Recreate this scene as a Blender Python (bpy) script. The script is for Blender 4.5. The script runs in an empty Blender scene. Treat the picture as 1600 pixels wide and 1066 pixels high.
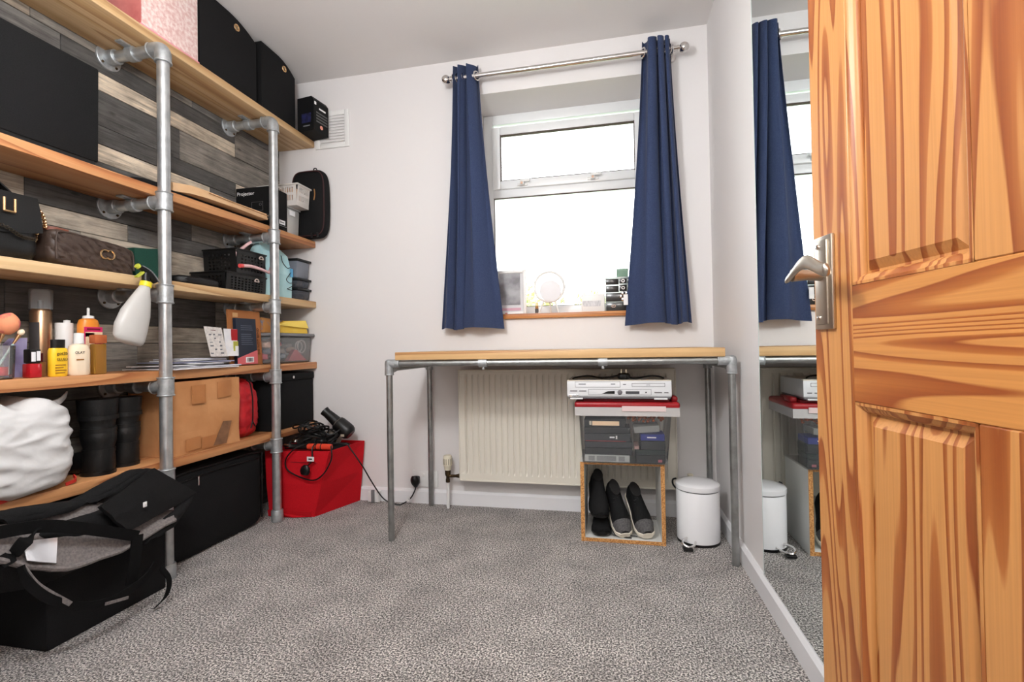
import bpy, bmesh, math, random
from mathutils import Vector, Matrix, noise
R = math.radians
random.seed(7)
S = bpy.context.scene
C = S.collection

# ------------------------------------------------------------------ camera
F_PX, YAW, PITCH, ROLL, CAM_H = 745.9, .2064, .0117, -.0169, .83
FW = Vector((-math.sin(YAW)*math.cos(PITCH), math.cos(YAW)*math.cos(PITCH), math.sin(PITCH)))
RT = Vector((math.cos(YAW), math.sin(YAW), 0)); UP = RT.cross(FW)
RT, UP = math.cos(ROLL)*RT+math.sin(ROLL)*UP, -math.sin(ROLL)*RT+math.cos(ROLL)*UP
cam = bpy.data.cameras.new('camera'); cam.sensor_width = 36; cam.lens = F_PX/1600*36
cam.clip_start = .02
camo = bpy.data.objects.new('camera', cam); C.objects.link(camo)
camo.matrix_world = Matrix(((RT.x, UP.x, -FW.x, 0), (RT.y, UP.y, -FW.y, 0), (RT.z, UP.z, -FW.z, CAM_H), (0, 0, 0, 1)))
S.camera = camo

def pix(px, py, ax, v):
    """photo pixel -> point on the plane (axis ax = v)"""
    d = FW+(px-800)/F_PX*RT-(py-533)/F_PX*UP
    o = Vector((0, 0, CAM_H)); t = (v-o[ax])/d[ax]
    return o+d*t

# ------------------------------------------------------------------ world, exposure
S.view_settings.view_transform = 'Standard'; S.view_settings.look = 'None'
S.view_settings.gamma = 1; S.view_settings.use_curve_mapping = False
S.view_settings.exposure = 0.0
SKY, ROOM_FILL_W, HALL_FILL_W = 6.0, 46.0, 34.0
w = bpy.data.worlds.new('overcast_sky'); S.world = w; w.use_nodes = True
bg = w.node_tree.nodes['Background']; bg.inputs[0].default_value = (.93, .97, 1, 1); bg.inputs[1].default_value = SKY

# ------------------------------------------------------------------ room numbers
D, XL, XR, H, SX = 2.42, -1.871, .4734, 2.36, -1.634
YF = .15                       # inner face of the wall the camera stands in

# ------------------------------------------------------------------ materials
def lin(c):
    return tuple((x/255/12.92 if x/255 <= .04045 else ((x/255+.055)/1.055)**2.4) for x in c[:3])+(1,)
MATS = {}
def nt(name):
    m = bpy.data.materials.new(name); m.use_nodes = True
    t = m.node_tree; p = t.nodes['Principled BSDF']
    return m, t, p
def node(t, kind, **kw):
    n = t.nodes.new(kind)
    for k, v in kw.items():
        if k.startswith('i_'):
            n.inputs[k[2:].replace('_', ' ')].default_value = v
        else: setattr(n, k, v)
    return n
def coords(t, stretch=(1, 1, 1), rnd=False):
    tc = node(t, 'ShaderNodeTexCoord'); mp = node(t, 'ShaderNodeMapping'); mp.inputs['Scale'].default_value = stretch
    t.links.new(tc.outputs['Object'], mp.inputs['Vector'])
    if rnd:
        oi = node(t, 'ShaderNodeObjectInfo'); mu = node(t, 'ShaderNodeMath', operation='MULTIPLY'); mu.inputs[1].default_value = 37
        t.links.new(oi.outputs['Random'], mu.inputs[0]); cb = node(t, 'ShaderNodeCombineXYZ')
        for i in range(3): t.links.new(mu.outputs[0], cb.inputs[i])
        t.links.new(cb.outputs[0], mp.inputs['Location'])
    return mp.outputs[0]
def ramp(t, fac, stops):
    r = node(t, 'ShaderNodeValToRGB'); e = r.color_ramp.elements
    while len(e) < len(stops): e.new(.5)
    for el, (p, c) in zip(e, stops): el.position = p; el.color = c
    t.links.new(fac, r.inputs[0]); return r.outputs[0]
def bumpn(t, p, h, strength, dist=.002):
    b = node(t, 'ShaderNodeBump'); b.inputs['Strength'].default_value = strength; b.inputs['Distance'].default_value = dist
    t.links.new(h, b.inputs['Height']); t.links.new(b.outputs[0], p.inputs['Normal'])
def mat(name, col, rough=.5, metal=0, col2=None, ns=20, nd=4, stretch=(1, 1, 1), bump=0, bs=None, bd=.002, spec=.5, lo=.35, hi=.65, coat=0, trans=0, ior=1.45, sheen=0):
    if name in MATS: return MATS[name]
    m, t, p = nt(name)
    p.inputs['Base Color'].default_value = lin(col); p.inputs['Roughness'].default_value = rough
    p.inputs['Metallic'].default_value = metal; p.inputs['Specular IOR Level'].default_value = spec
    p.inputs['Coat Weight'].default_value = coat; p.inputs['Transmission Weight'].default_value = trans; p.inputs['IOR'].default_value = ior
    p.inputs['Sheen Weight'].default_value = sheen
    if col2 or bump:
        v = coords(t, stretch)
        n = node(t, 'ShaderNodeTexNoise'); n.inputs['Scale'].default_value = ns; n.inputs['Detail'].default_value = nd
        t.links.new(v, n.inputs['Vector'])
        if col2:
            t.links.new(ramp(t, n.outputs['Fac'], [(lo, lin(col)), (hi, lin(col2))]), p.inputs['Base Color'])
        if bump:
            if bs:
                n = node(t, 'ShaderNodeTexNoise'); n.inputs['Scale'].default_value = bs; n.inputs['Detail'].default_value = 3
                t.links.new(v, n.inputs['Vector'])
            bumpn(t, p, n.outputs['Fac'], bump, bd)
    MATS[name] = m; return m
def wood(name, light, mid, dark, axis, across=9., along=.7, bands=9., rough=.42, rnd=True, coat=.0, fine=.35, bump=.15, edge=.45, soft=.27):
    """flat-sawn softwood: contour bands of a noise stretched along the grain"""
    m, t, p = nt(name)
    sc = [across]*3; sc['XYZ'.index(axis)] = along
    v = coords(t, tuple(sc), rnd)
    n = node(t, 'ShaderNodeTexNoise'); n.inputs['Scale'].default_value = 1.0; n.inputs['Detail'].default_value = 1.5; n.inputs['Roughness'].default_value = .35
    n.inputs['Distortion'].default_value = .25
    t.links.new(v, n.inputs['Vector'])
    mu = node(t, 'ShaderNodeMath', operation='MULTIPLY'); mu.inputs[1].default_value = bands; t.links.new(n.outputs['Fac'], mu.inputs[0])
    fr = node(t, 'ShaderNodeMath', operation='FRACT'); t.links.new(mu.outputs[0], fr.inputs[0])
    c1 = ramp(t, fr.outputs[0], [(0, lin(light)), (edge, lin(light)), (edge+soft, lin(mid)), (.90, lin(dark)), (.95, lin(light))])
    sc2 = [across*28]*3; sc2['XYZ'.index(axis)] = along*5
    v2 = coords(t, tuple(sc2), rnd)
    n2 = node(t, 'ShaderNodeTexNoise'); n2.inputs['Scale'].default_value = 1; n2.inputs['Detail'].default_value = 3
    t.links.new(v2, n2.inputs['Vector'])
    mx = node(t, 'ShaderNodeMix', data_type='RGBA', blend_type='MULTIPLY'); mx.inputs[0].default_value = fine
    t.links.new(c1, mx.inputs[6]); t.links.new(ramp(t, n2.outputs['Fac'], [(.3, (.55, .5, .45, 1)), (.65, (1, 1, 1, 1))]), mx.inputs[7])
    t.links.new(mx.outputs[2], p.inputs['Base Color'])
    p.inputs['Roughness'].default_value = rough; p.inputs['Coat Weight'].default_value = coat; p.inputs['Coat Roughness'].default_value = .2
    if bump: bumpn(t, p, n2.outputs['Fac'], bump, .001)
    MATS[name] = m; return m
def clear(name, tint=(235, 240, 242), a=.18, rough=.12):
    if name in MATS: return MATS[name]
    m, t, p = nt(name); t.nodes.remove(p)
    out = [n for n in t.nodes if n.type == 'OUTPUT_MATERIAL'][0]
    tr = node(t, 'ShaderNodeBsdfTransparent'); df = node(t, 'ShaderNodeBsdfDiffuse'); df.inputs[0].default_value = lin(tint)
    gl = node(t, 'ShaderNodeBsdfGlossy'); gl.inputs['Roughness'].default_value = rough
    m1 = node(t, 'ShaderNodeMixShader'); m1.inputs[0].default_value = a
    t.links.new(tr.outputs[0], m1.inputs[1]); t.links.new(df.outputs[0], m1.inputs[2])
    fr = node(t, 'ShaderNodeFresnel'); fr.inputs[0].default_value = 1.35
    m2 = node(t, 'ShaderNodeMixShader'); t.links.new(fr.outputs[0], m2.inputs[0])
    t.links.new(m1.outputs[0], m2.inputs[1]); t.links.new(gl.outputs[0], m2.inputs[2])
    t.links.new(m2.outputs[0], out.inputs[0])
    MATS[name] = m; return m
def emit(name, col, s):
    m, t, p = nt(name); p.inputs['Base Color'].default_value = lin(col)
    p.inputs['Emission Color'].default_value = lin(col); p.inputs['Emission Strength'].default_value = s
    MATS[name] = m; return m

WALL = mat('wall_paint', (232, 229, 228), .75, bump=.06, bs=260, bd=.001)
CEIL = mat('ceiling_paint', (228, 225, 223), .8, bump=.08, bs=180, bd=.001)
GLOSSW = mat('white_gloss_paint', (236, 236, 238), .3)
PVC = mat('white_upvc', (238, 240, 241), .28)
BLACKF = mat('black_fabric', (17, 17, 18), .85, col2=(27, 27, 28), ns=420, bump=.25, bs=700, bd=.001, spec=.25)
BLACKP = mat('black_plastic', (14, 14, 15), .38)
BLACKM = mat('black_matte_card', (13, 13, 14), .7, spec=.3)
BLACKL = mat('black_leather', (13, 13, 14), .45, bump=.35, bs=240, bd=.001)
CHROME = mat('polished_chrome', (225, 222, 220), .08, 1)
NICKEL = mat('brushed_nickel', (196, 186, 172), .32, 1, bump=.05, bs=300, stretch=(1, 1, .05))
GALV = mat('galvanised_steel', (206, 209, 210), .33, .8, col2=(184, 188, 190), ns=30, nd=5, bump=.08, bs=120)
GALVD = mat('galvanised_iron_fitting', (190, 194, 196), .45, .65, col2=(166, 170, 172), ns=50, nd=4, bump=.25, bs=160)
BRASS = mat('tarnished_brass', (104, 84, 58), .4, .9, col2=(70, 58, 44), ns=60)
GOLD = mat('pale_gold_metal', (224, 186, 140), .25, 1)
WHITEP = mat('white_plastic', (236, 236, 234), .35)
PAPER = mat('white_paper', (238, 237, 236), .8, col2=(226, 226, 230), ns=30)
PRINT = mat('dark_print', (30, 30, 34), .7)
GREYPRINT = mat('grey_print', (120, 122, 126), .7)
CARDB = mat('brown_cardboard', (208, 150, 100), .8, col2=(194, 134, 84), ns=9, nd=6, bump=.15, bs=60)
KRAFT = mat('kraft_mailer_card', (186, 122, 72), .8, col2=(170, 106, 60), ns=6)
RED = mat('red_felt_fabric', (206, 24, 36), .85, col2=(190, 18, 30), ns=300, bump=.2, bs=600, bd=.001, spec=.2)
PINE = wood('pine_board_pale', (214, 182, 138), (202, 164, 116), (176, 134, 90), 'Y', 7, .5, 7, .55, fine=.3)
PINEW = wood('pine_board_warm', (206, 148, 98), (194, 130, 80), (160, 96, 56), 'Y', 7, .5, 9, .5, fine=.35)
PINET = wood('pine_table_board', (214, 174, 122), (202, 156, 104), (170, 120, 74), 'X', 7, .45, 8, .5, fine=.35)
DOORV = wood('varnished_pine_upright', (196, 137, 78), (168, 100, 48), (142, 72, 28), 'Z', 13, .8, 12, .42, coat=.08, fine=.3, bump=.06, edge=.5, soft=.07)
DOORH = wood('varnished_pine_crosswise', (196, 133, 70), (170, 100, 44), (144, 72, 28), 'X', 12, .75, 11, .42, coat=.08, fine=.3, bump=.06, edge=.5, soft=.1)
OAKSILL = wood('oak_sill', (206, 140, 80), (196, 128, 70), (160, 96, 52), 'X', 12, .6, 8, .4)
NAVY = mat('navy_curtain_cloth', (48, 60, 92), .85, col2=(58, 70, 100), ns=220, bump=.15, bs=500, bd=.001, sheen=.1, spec=.2)
CHIP = mat('chipboard_edge', (214, 160, 98), .8, col2=(164, 108, 58), ns=160, nd=3, lo=.42, hi=.6, bump=.3, bs=200)
MELA = mat('white_melamine', (228, 228, 224), .35)
RADW = mat('radiator_enamel', (226, 221, 208), .35)

# carpet: heathered twist pile
m, t, p = nt('grey_twist_carpet')
v = coords(t)
n1 = node(t, 'ShaderNodeTexNoise'); n1.inputs['Scale'].default_value = 190; n1.inputs['Detail'].default_value = 1.5; n1.inputs['Roughness'].default_value = .75
n2 = node(t, 'ShaderNodeTexNoise'); n2.inputs['Scale'].default_value = 7; n2.inputs['Detail'].default_value = 4
n3 = node(t, 'ShaderNodeTexNoise'); n3.inputs['Scale'].default_value = 90; n3.inputs['Detail'].default_value = 2
for n in (n1, n2, n3): t.links.new(v, n.inputs['Vector'])
c1 = ramp(t, n1.outputs['Fac'], [(.38, lin((64, 60, 59))), (.47, lin((138, 131, 127))), (.53, lin((190, 183, 178))), (.61, lin((252, 246, 240)))])
mx = node(t, 'ShaderNodeMix', data_type='RGBA', blend_type='MULTIPLY'); mx.inputs[0].default_value = .8
t.links.new(c1, mx.inputs[6]); t.links.new(ramp(t, n2.outputs['Fac'], [(.32, (.66, .655, .655, 1)), (.62, (1, 1, 1, 1))]), mx.inputs[7])
t.links.new(mx.outputs[2], p.inputs['Base Color']); p.inputs['Roughness'].default_value = .95; p.inputs['Specular IOR Level'].default_value = .1
p.inputs['Sheen Weight'].default_value = .2
ad = node(t, 'ShaderNodeMath', operation='ADD'); t.links.new(n1.outputs['Fac'], ad.inputs[0]); t.links.new(n3.outputs['Fac'], ad.inputs[1])
bumpn(t, p, ad.outputs[0], .9, .012)
CARPET = m
# reclaimed planks: tone comes from each plank's object colour
m, t, p = nt('weathered_plank')
oi = node(t, 'ShaderNodeObjectInfo')
v = coords(t, (14, 1.6, 22), True)
n1 = node(t, 'ShaderNodeTexNoise'); n1.inputs['Scale'].default_value = 2.4; n1.inputs['Detail'].default_value = 8; n1.inputs['Roughness'].default_value = .7; n1.inputs['Distortion'].default_value = .7
t.links.new(v, n1.inputs['Vector'])
v2 = coords(t, (9, 7, 9), True)
n2 = node(t, 'ShaderNodeTexNoise'); n2.inputs['Scale'].default_value = 1.6; n2.inputs['Detail'].default_value = 5
t.links.new(v2, n2.inputs['Vector'])
a = node(t, 'ShaderNodeMix', data_type='RGBA', blend_type='MULTIPLY'); a.inputs[0].default_value = 1
t.links.new(oi.outputs['Color'], a.inputs[6]); t.links.new(ramp(t, n1.outputs['Fac'], [(.28, (.35, .34, .33, 1)), (.5, (.85, .84, .83, 1)), (.7, (1.2, 1.18, 1.15, 1))]), a.inputs[7])
b = node(t, 'ShaderNodeMix', data_type='RGBA', blend_type='MULTIPLY'); b.inputs[0].default_value = .8
t.links.new(a.outputs[2], b.inputs[6]); t.links.new(ramp(t, n2.outputs['Fac'], [(.3, (.55, .54, .54, 1)), (.62, (1.05, 1.05, 1.05, 1))]), b.inputs[7])
v3 = coords(t, (60, 5, 110), True)
n3 = node(t, 'ShaderNodeTexNoise'); n3.inputs['Scale'].default_value = 1; n3.inputs['Detail'].default_value = 6; n3.inputs['Roughness'].default_value = .75
t.links.new(v3, n3.inputs['Vector'])
c = node(t, 'ShaderNodeMix', data_type='RGBA', blend_type='MULTIPLY'); c.inputs[0].default_value = .75
t.links.new(b.outputs[2], c.inputs[6]); t.links.new(ramp(t, n3.outputs['Fac'], [(.34, (.42, .41, .40, 1)), (.5, (1, 1, 1, 1)), (.68, (1.25, 1.24, 1.22, 1))]), c.inputs[7])
v4 = coords(t, (1, 5.5, 13), True)
vo = node(t, 'ShaderNodeTexVoronoi'); vo.inputs['Scale'].default_value = 1; t.links.new(v4, vo.inputs['Vector'])
k_ = node(t, 'ShaderNodeMix', data_type='RGBA', blend_type='MULTIPLY'); k_.inputs[0].default_value = .85
t.links.new(c.outputs[2], k_.inputs[6]); t.links.new(ramp(t, vo.outputs['Distance'], [(.03, (.25, .22, .2, 1)), (.11, (1, 1, 1, 1))]), k_.inputs[7])
t.links.new(k_.outputs[2], p.inputs['Base Color']); p.inputs['Roughness'].default_value = .75
bumpn(t, p, n1.outputs['Fac'], .5, .002)
PLANK = m
# mirror and window glass
MIRROR = mat('silvered_glass', (236, 242, 242), .01, 1)
GLASS = clear('window_glass', (255, 255, 255), .0, .02)
CLEARP = clear('clear_plastic', (225, 230, 232), .2, .15)
FROST = clear('frosted_plastic', (228, 228, 226), .55, .3)
CLEARG = clear('clear_drinking_glass', (240, 244, 246), .1, .03)

# ------------------------------------------------------------------ geometry helpers
def thicken(b, th):
    b.normal_update(); base_f = list(b.faces); base_v = list(b.verts)
    mp_ = {v: b.verts.new(v.co-v.normal*th) for v in base_v}
    rim_e = [(e_.verts[0], e_.verts[1]) for e_ in b.edges if len(e_.link_faces) == 1]
    for f_ in base_f: b.faces.new([mp_[v] for v in reversed(f_.verts)])
    for p_, q_ in rim_e: b.faces.new((p_, q_, mp_[q_], mp_[p_]))
    bmesh.ops.recalc_face_normals(b, faces=list(b.faces))
class G:
    def __init__(s): s.bm = bmesh.new()
    def merge(s, b2):
        me = bpy.data.meshes.new('t'); b2.to_mesh(me); b2.free(); s.bm.from_mesh(me); bpy.data.meshes.remove(me)
    def box(s, x0, x1, y0, y1, z0, z1, bev=0, seg=2, taper=None, mtx=None):
        b = bmesh.new(); bmesh.ops.create_cube(b, size=1)
        for v in b.verts:
            tx = ty = 1
            if taper and v.co.z < 0: tx, ty = taper
            v.co = Vector(((x0+x1)/2+v.co.x*(x1-x0)*tx, (y0+y1)/2+v.co.y*(y1-y0)*ty, (z0+z1)/2+v.co.z*(z1-z0)))
        if bev: bmesh.ops.bevel(b, geom=list(b.edges), offset=bev, segments=seg, affect='EDGES', profile=.5)
        if mtx is not None: bmesh.ops.transform(b, matrix=mtx, verts=b.verts)
        s.merge(b); return s
    def loft(s, rings, cap=True, mtx=None):
        b = bmesh.new(); vs = [[b.verts.new(p) for p in r] for r in rings]; n = len(rings[0])
        for i in range(len(vs)-1):
            for j in range(n): b.faces.new((vs[i][j], vs[i][(j+1) % n], vs[i+1][(j+1) % n], vs[i+1][j]))
        if cap: b.faces.new(vs[0][::-1]); b.faces.new(vs[-1])
        bmesh.ops.recalc_face_normals(b, faces=b.faces)
        if mtx is not None: bmesh.ops.transform(b, matrix=mtx, verts=b.verts)
        s.merge(b); return s
    def lathe(s, prof, c=(0, 0, 0), seg=24, sx=1, sy=1, cap=True, mtx=None, e=2.):
        rings = []
        for r, z in prof:
            ring = []
            for k in range(seg):
                a = 2*math.pi*k/seg; ca, sa = math.cos(a), math.sin(a)
                q = (abs(ca)**e+abs(sa)**e)**(-1/e)
                ring.append(Vector((c[0]+r*q*ca*sx, c[1]+r*q*sa*sy, c[2]+z)))
            rings.append(ring)
        return s.loft(rings, cap, mtx)
    def tube(s, pts, r, seg=10, smooth=0, cap=True):
        P = [Vector(p) for p in pts]
        if smooth: P = spline(P, smooth)
        rings = []; n0 = None
        for i, p in enumerate(P):
            tg = (P[min(i+1, len(P)-1)]-P[max(i-1, 0)]).normalized()
            if n0 is None:
                n0 = tg.orthogonal().normalized()
            n0 = (n0-tg*n0.dot(tg)); n0 = n0.normalized() if n0.length > 1e-6 else tg.orthogonal().normalized()
            bn = tg.cross(n0); rr = r(i/(len(P)-1)) if callable(r) else r
            rings.append([p+n0*rr*math.cos(2*math.pi*k/seg)+bn*rr*math.sin(2*math.pi*k/seg) for k in range(seg)])
        return s.loft(rings, cap)
    def ribbon(s, pts, wdir, width, th=.003, smooth=8):
        P = spline([Vector(p) for p in pts], smooth) if smooth else [Vector(p) for p in pts]
        rings = []
        for i, p in enumerate(P):
            tg = (P[min(i+1, len(P)-1)]-P[max(i-1, 0)]).normalized()
            wd = Vector(wdir) if not callable(wdir) else Vector(wdir(i/(len(P)-1)))
            wd = (wd-tg*wd.dot(tg)).normalized(); nn = tg.cross(wd)
            rings.append([p+wd*width/2+nn*th/2, p-wd*width/2+nn*th/2, p-wd*width/2-nn*th/2, p+wd*width/2-nn*th/2])
        return s.loft(rings)
    def prism(s, pts, off):
        """closed polygon (3D points) pushed by the vector off"""
        b = bmesh.new(); o = Vector(off); A = [b.verts.new(Vector(p)) for p in pts]; B = [b.verts.new(Vector(p)+o) for p in pts]
        n = len(A); b.faces.new(A); b.faces.new(B[::-1])
        for i in range(n): b.faces.new((A[i], B[i], B[(i+1) % n], A[(i+1) % n]))
        bmesh.ops.recalc_face_normals(b, faces=b.faces)
        s.merge(b); return s
    def blob(s, c, half, e=3.5, sub=4, amp=0, freq=(6, 6, 6), fn=None, flat=None, seed=0, mtx=None):
        b = bmesh.new(); bmesh.ops.create_icosphere(b, subdivisions=sub, radius=1)
        for v in b.verts:
            d = v.co.normalized(); k = (abs(d.x)**e+abs(d.y)**e+abs(d.z)**e)**(-1/e)
            q = Vector((d.x*k*half[0], d.y*k*half[1], d.z*k*half[2]))
            if fn: q = fn(q, d)
            if amp:
                w_ = Vector((q.x*freq[0]+seed, q.y*freq[1]+seed*2, q.z*freq[2]-seed))
                q += d*amp*(1-2*abs(noise.noise(w_)))*1.0+d*amp*.5*noise.noise(w_*2.3)
            if flat is not None and q.z < flat: q.z = flat
            v.co = q+Vector(c)
        if mtx is not None: bmesh.ops.transform(b, matrix=mtx, verts=b.verts)
        s.merge(b); return s
    def torus(s, c, R_, r, ax='X', seg=24, n=8, a0=0, a1=360):
        pts = []
        closed = (a1-a0 == 360)
        k = seg if closed else seg+1
        ex = {'X': (Vector((0, 1, 0)), Vector((0, 0, 1))), 'Y': (Vector((1, 0, 0)), Vector((0, 0, 1))), 'Z': (Vector((1, 0, 0)), Vector((0, 1, 0)))}[ax] if isinstance(ax, str) else ax
        nn = ex[0].cross(ex[1]); rings = []
        for i in range(k):
            a = R(a0+(a1-a0)*i/seg); d = ex[0]*math.cos(a)+ex[1]*math.sin(a)
            rings.append([Vector(c)+d*(R_+r*math.cos(2*math.pi*j/n))+nn*r*math.sin(2*math.pi*j/n) for j in range(n)])
        b = bmesh.new(); vs = [[b.verts.new(p) for p in r_] for r_ in rings]
        for i in range(k if closed else k-1):
            for j in range(n):
                b.faces.new((vs[i][j], vs[i][(j+1) % n], vs[(i+1) % k][(j+1) % n], vs[(i+1) % k][j]))
        if not closed: b.faces.new(vs[0][::-1]); b.faces.new(vs[-1])
        bmesh.ops.recalc_face_normals(b, faces=b.faces)
        s.merge(b); return s
    def sheet(s, f, nu, nv, th=0):
        b = bmesh.new(); vs = [[b.verts.new(f(i/nu, j/nv)) for j in range(nv+1)] for i in range(nu+1)]
        for i in range(nu):
            for j in range(nv): b.faces.new((vs[i][j], vs[i+1][j], vs[i+1][j+1], vs[i][j+1]))
        if th: thicken(b, th)
        s.merge(b); return s
    def grille(s, o, u, v, nu, nv, hole, th):
        """panel with open cells where hole(i, j)"""
        b = bmesh.new(); o, u, v = Vector(o), Vector(u), Vector(v)
        vs = [[b.verts.new(o+u*(i/nu)+v*(j/nv)) for j in range(nv+1)] for i in range(nu+1)]
        for i in range(nu):
            for j in range(nv):
                if not hole(i, j): b.faces.new((vs[i][j], vs[i+1][j], vs[i+1][j+1], vs[i][j+1]))
        for x in [x for x in b.verts if not x.link_faces]: b.verts.remove(x)
        thicken(b, th)
        s.merge(b); return s
    def rot(s, mtx): bmesh.ops.transform(s.bm, matrix=mtx, verts=s.bm.verts); return s
    def obj(s, name, m, parent=None, smooth=True, ang=38, world=True):
        me = bpy.data.meshes.new(name)
        if not smooth: pass
        s.bm.to_mesh(me); s.bm.free()
        if smooth:
            me.polygons.foreach_set('use_smooth', [True]*len(me.polygons)); me.set_sharp_from_angle(angle=R(ang))
        me.materials.append(m)
        o = bpy.data.objects.new(name, me); C.objects.link(o)
        if parent is not None:
            o.parent = parent
            if world: o.matrix_parent_inverse = wm(parent).inverted()
        return o
def wm(o):
    m = o.matrix_basis.copy()
    return (wm(o.parent) @ o.matrix_parent_inverse @ m) if o.parent else m
def spline(P, k):
    out = []
    for i in range(len(P)-1):
        p0, p1, p2, p3 = P[max(i-1, 0)], P[i], P[i+1], P[min(i+2, len(P)-1)]
        for j in range(k):
            t_ = j/k
            out.append(.5*((2*p1)+(p2-p0)*t_+(2*p0-5*p1+4*p2-p3)*t_*t_+(3*p1-p0-3*p2+p3)*t_**3))
    out.append(P[-1]); return out
def ell(c, rx, ry, seg=20, e=2., az=0):
    r_ = []
    for k in range(seg):
        a = 2*math.pi*k/seg; ca, sa = math.cos(a), math.sin(a); q = (abs(ca)**e+abs(sa)**e)**(-1/e)
        r_.append(Vector(c)+Vector((rx*q*ca, ry*q*sa, 0)))
    return r_
def tag(o, label, cat, group=None):
    o['label'] = label; o['category'] = cat
    if group: o['group'] = group
    return o
def thing(name, label, cat, loc=(0, 0, 0), rz=0, group=None):
    o = bpy.data.objects.new(name, None); C.objects.link(o); o.location = loc; o.rotation_euler = (0, 0, rz); o.empty_display_size = .05
    return tag(o, label, cat, group)
def struct(o, label):
    o['kind'] = 'structure'; o['label'] = label; return o
def sname(name, label, loc=(0, 0, 0), rz=0):
    o = bpy.data.objects.new(name, None); C.objects.link(o); o.location = loc; o.rotation_euler = (0, 0, rz)
    return struct(o, label)
XFACE = (Vector((0, 1, 0)), Vector((0, 0, 1)))       # surface looking to +X
YFACE = (Vector((1, 0, 0)), Vector((0, 0, 1)))       # surface looking to -Y
def text(name, s, size, loc, face, m, parent, ext=.0003, align='CENTER', world=True, squash=1., rotdeg=0):
    cu = bpy.data.curves.new(name, 'FONT'); cu.body = s; cu.size = size; cu.align_x = align; cu.align_y = 'CENTER'; cu.extrude = ext; cu.resolution_u = 3
    tmp = bpy.data.objects.new('tmp', cu); C.objects.link(tmp)
    dg = bpy.context.evaluated_depsgraph_get(); me = bpy.data.meshes.new_from_object(tmp.evaluated_get(dg))
    bpy.data.objects.remove(tmp); bpy.data.curves.remove(cu)
    r_, u_ = face[0].normalized(), face[1].normalized(); n_ = r_.cross(u_)
    c_, s_ = math.cos(R(rotdeg)), math.sin(R(rotdeg)); r_, u_ = r_*c_+u_*s_, u_*c_-r_*s_
    for v in me.vertices:
        v.co = Vector(loc)+r_*v.co.x*squash+u_*v.co.y+n_*v.co.z
    me.materials.clear(); me.materials.append(m); me.name = name
    o = bpy.data.objects.new(name, me); C.objects.link(o); o.parent = parent
    if world: o.matrix_parent_inverse = wm(parent).inverted()
    return o
def print_bar(name, width, h, loc, face, m, parent, world=True):
    """print too small to read in the photo: one flat bar of ink"""
    c_, r_, u_ = Vector(loc), face[0], face[1]; n_ = r_.cross(u_)
    return G().prism([c_-r_*width/2-u_*h/2, c_+r_*width/2-u_*h/2, c_+r_*width/2+u_*h/2, c_-r_*width/2+u_*h/2], n_*.0004).obj(name, m, parent, smooth=False, world=world)
def copy_tree(o, parent=None):
    c = o.copy(); C.objects.link(c); c.parent = parent
    for ch in list(o.children): copy_tree(ch, c)
    return c

# ================================================================== STRUCTURE
struct(G().box(XL-.1, XR+.1, -1.3, D+.02, -.06, 0).obj('floor', CARPET, smooth=False), 'grey heathered twist pile carpet covering the floor')
struct(G().box(XL-.1, XR+.1, -1.3, D+.3, H, H+.08).obj('ceiling', CEIL, smooth=False), 'flat matt white ceiling')
wl = struct(G().box(XL-.12, XL, YF, D, 0, H).obj('wall_left', mat('plank_backing', (38, 35, 32), .9), smooth=False), 'feature wall clad in weathered grey and brown planks behind shelving')
WX0, WX1, WZ0, WZ1, WY = -.705, .235, .985, 2.162, 2.66
struct(G().box(XL-.1, WX0, D, D+.3, 0, H).box(WX1, XR+.1, D, D+.3, 0, H).box(WX0, WX1, D, D+.3, WZ1, H).box(WX0, WX1, D, D+.3, 0, WZ0-.012)
       .obj('wall_back', WALL, smooth=False), 'white painted wall with the window and radiator')
struct(G().box(XR, XR+.12, YF, D, 0, H).obj('wall_right', WALL, smooth=False), 'white painted wall carrying the tall mirror')
struct(G().box(XL-.1, -.27, YF-.1, YF, 0, H).box(.47, XR+.12, YF-.1, YF, 0, H).box(-.27, .47, YF-.1, YF, 2.02, H).obj('wall_front', WALL, smooth=False), 'white painted wall around the open doorway')
# landing behind the doorway
struct(G().box(XL-.1, XR+.12, -1.4, -1.3, 0, H).box(XL-.2, XL-.1, -1.4, YF-.1, 0, H).box(XR+.1, XR+.2, -1.4, YF-.1, 0, H).obj('wall_landing', WALL, smooth=False), 'white landing walls beyond the doorway')
def skirt(axis):
    g = G(); t_, h_ = .015, .074
    if axis == 'b': g.prism([(XL, D, 0), (XL, D-t_, 0), (XL, D-t_, h_-.012), (XL, D-.006, h_), (XL, D, h_)], (XR-XL, 0, 0))
    else: g.prism([(XR, YF+.12, 0), (XR-t_, YF+.12, 0), (XR-t_, YF+.12, h_-.012), (XR-.006, YF+.12, h_), (XR, YF+.12, h_)], (0, D-YF-.12, 0))
    return g
struct(skirt('b').obj('baseboard_back', GLOSSW, smooth=False), 'white gloss skirting board below the window wall')
struct(skirt('r').obj('baseboard_right', GLOSSW, smooth=False), 'white gloss skirting board below the mirror wall')

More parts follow.
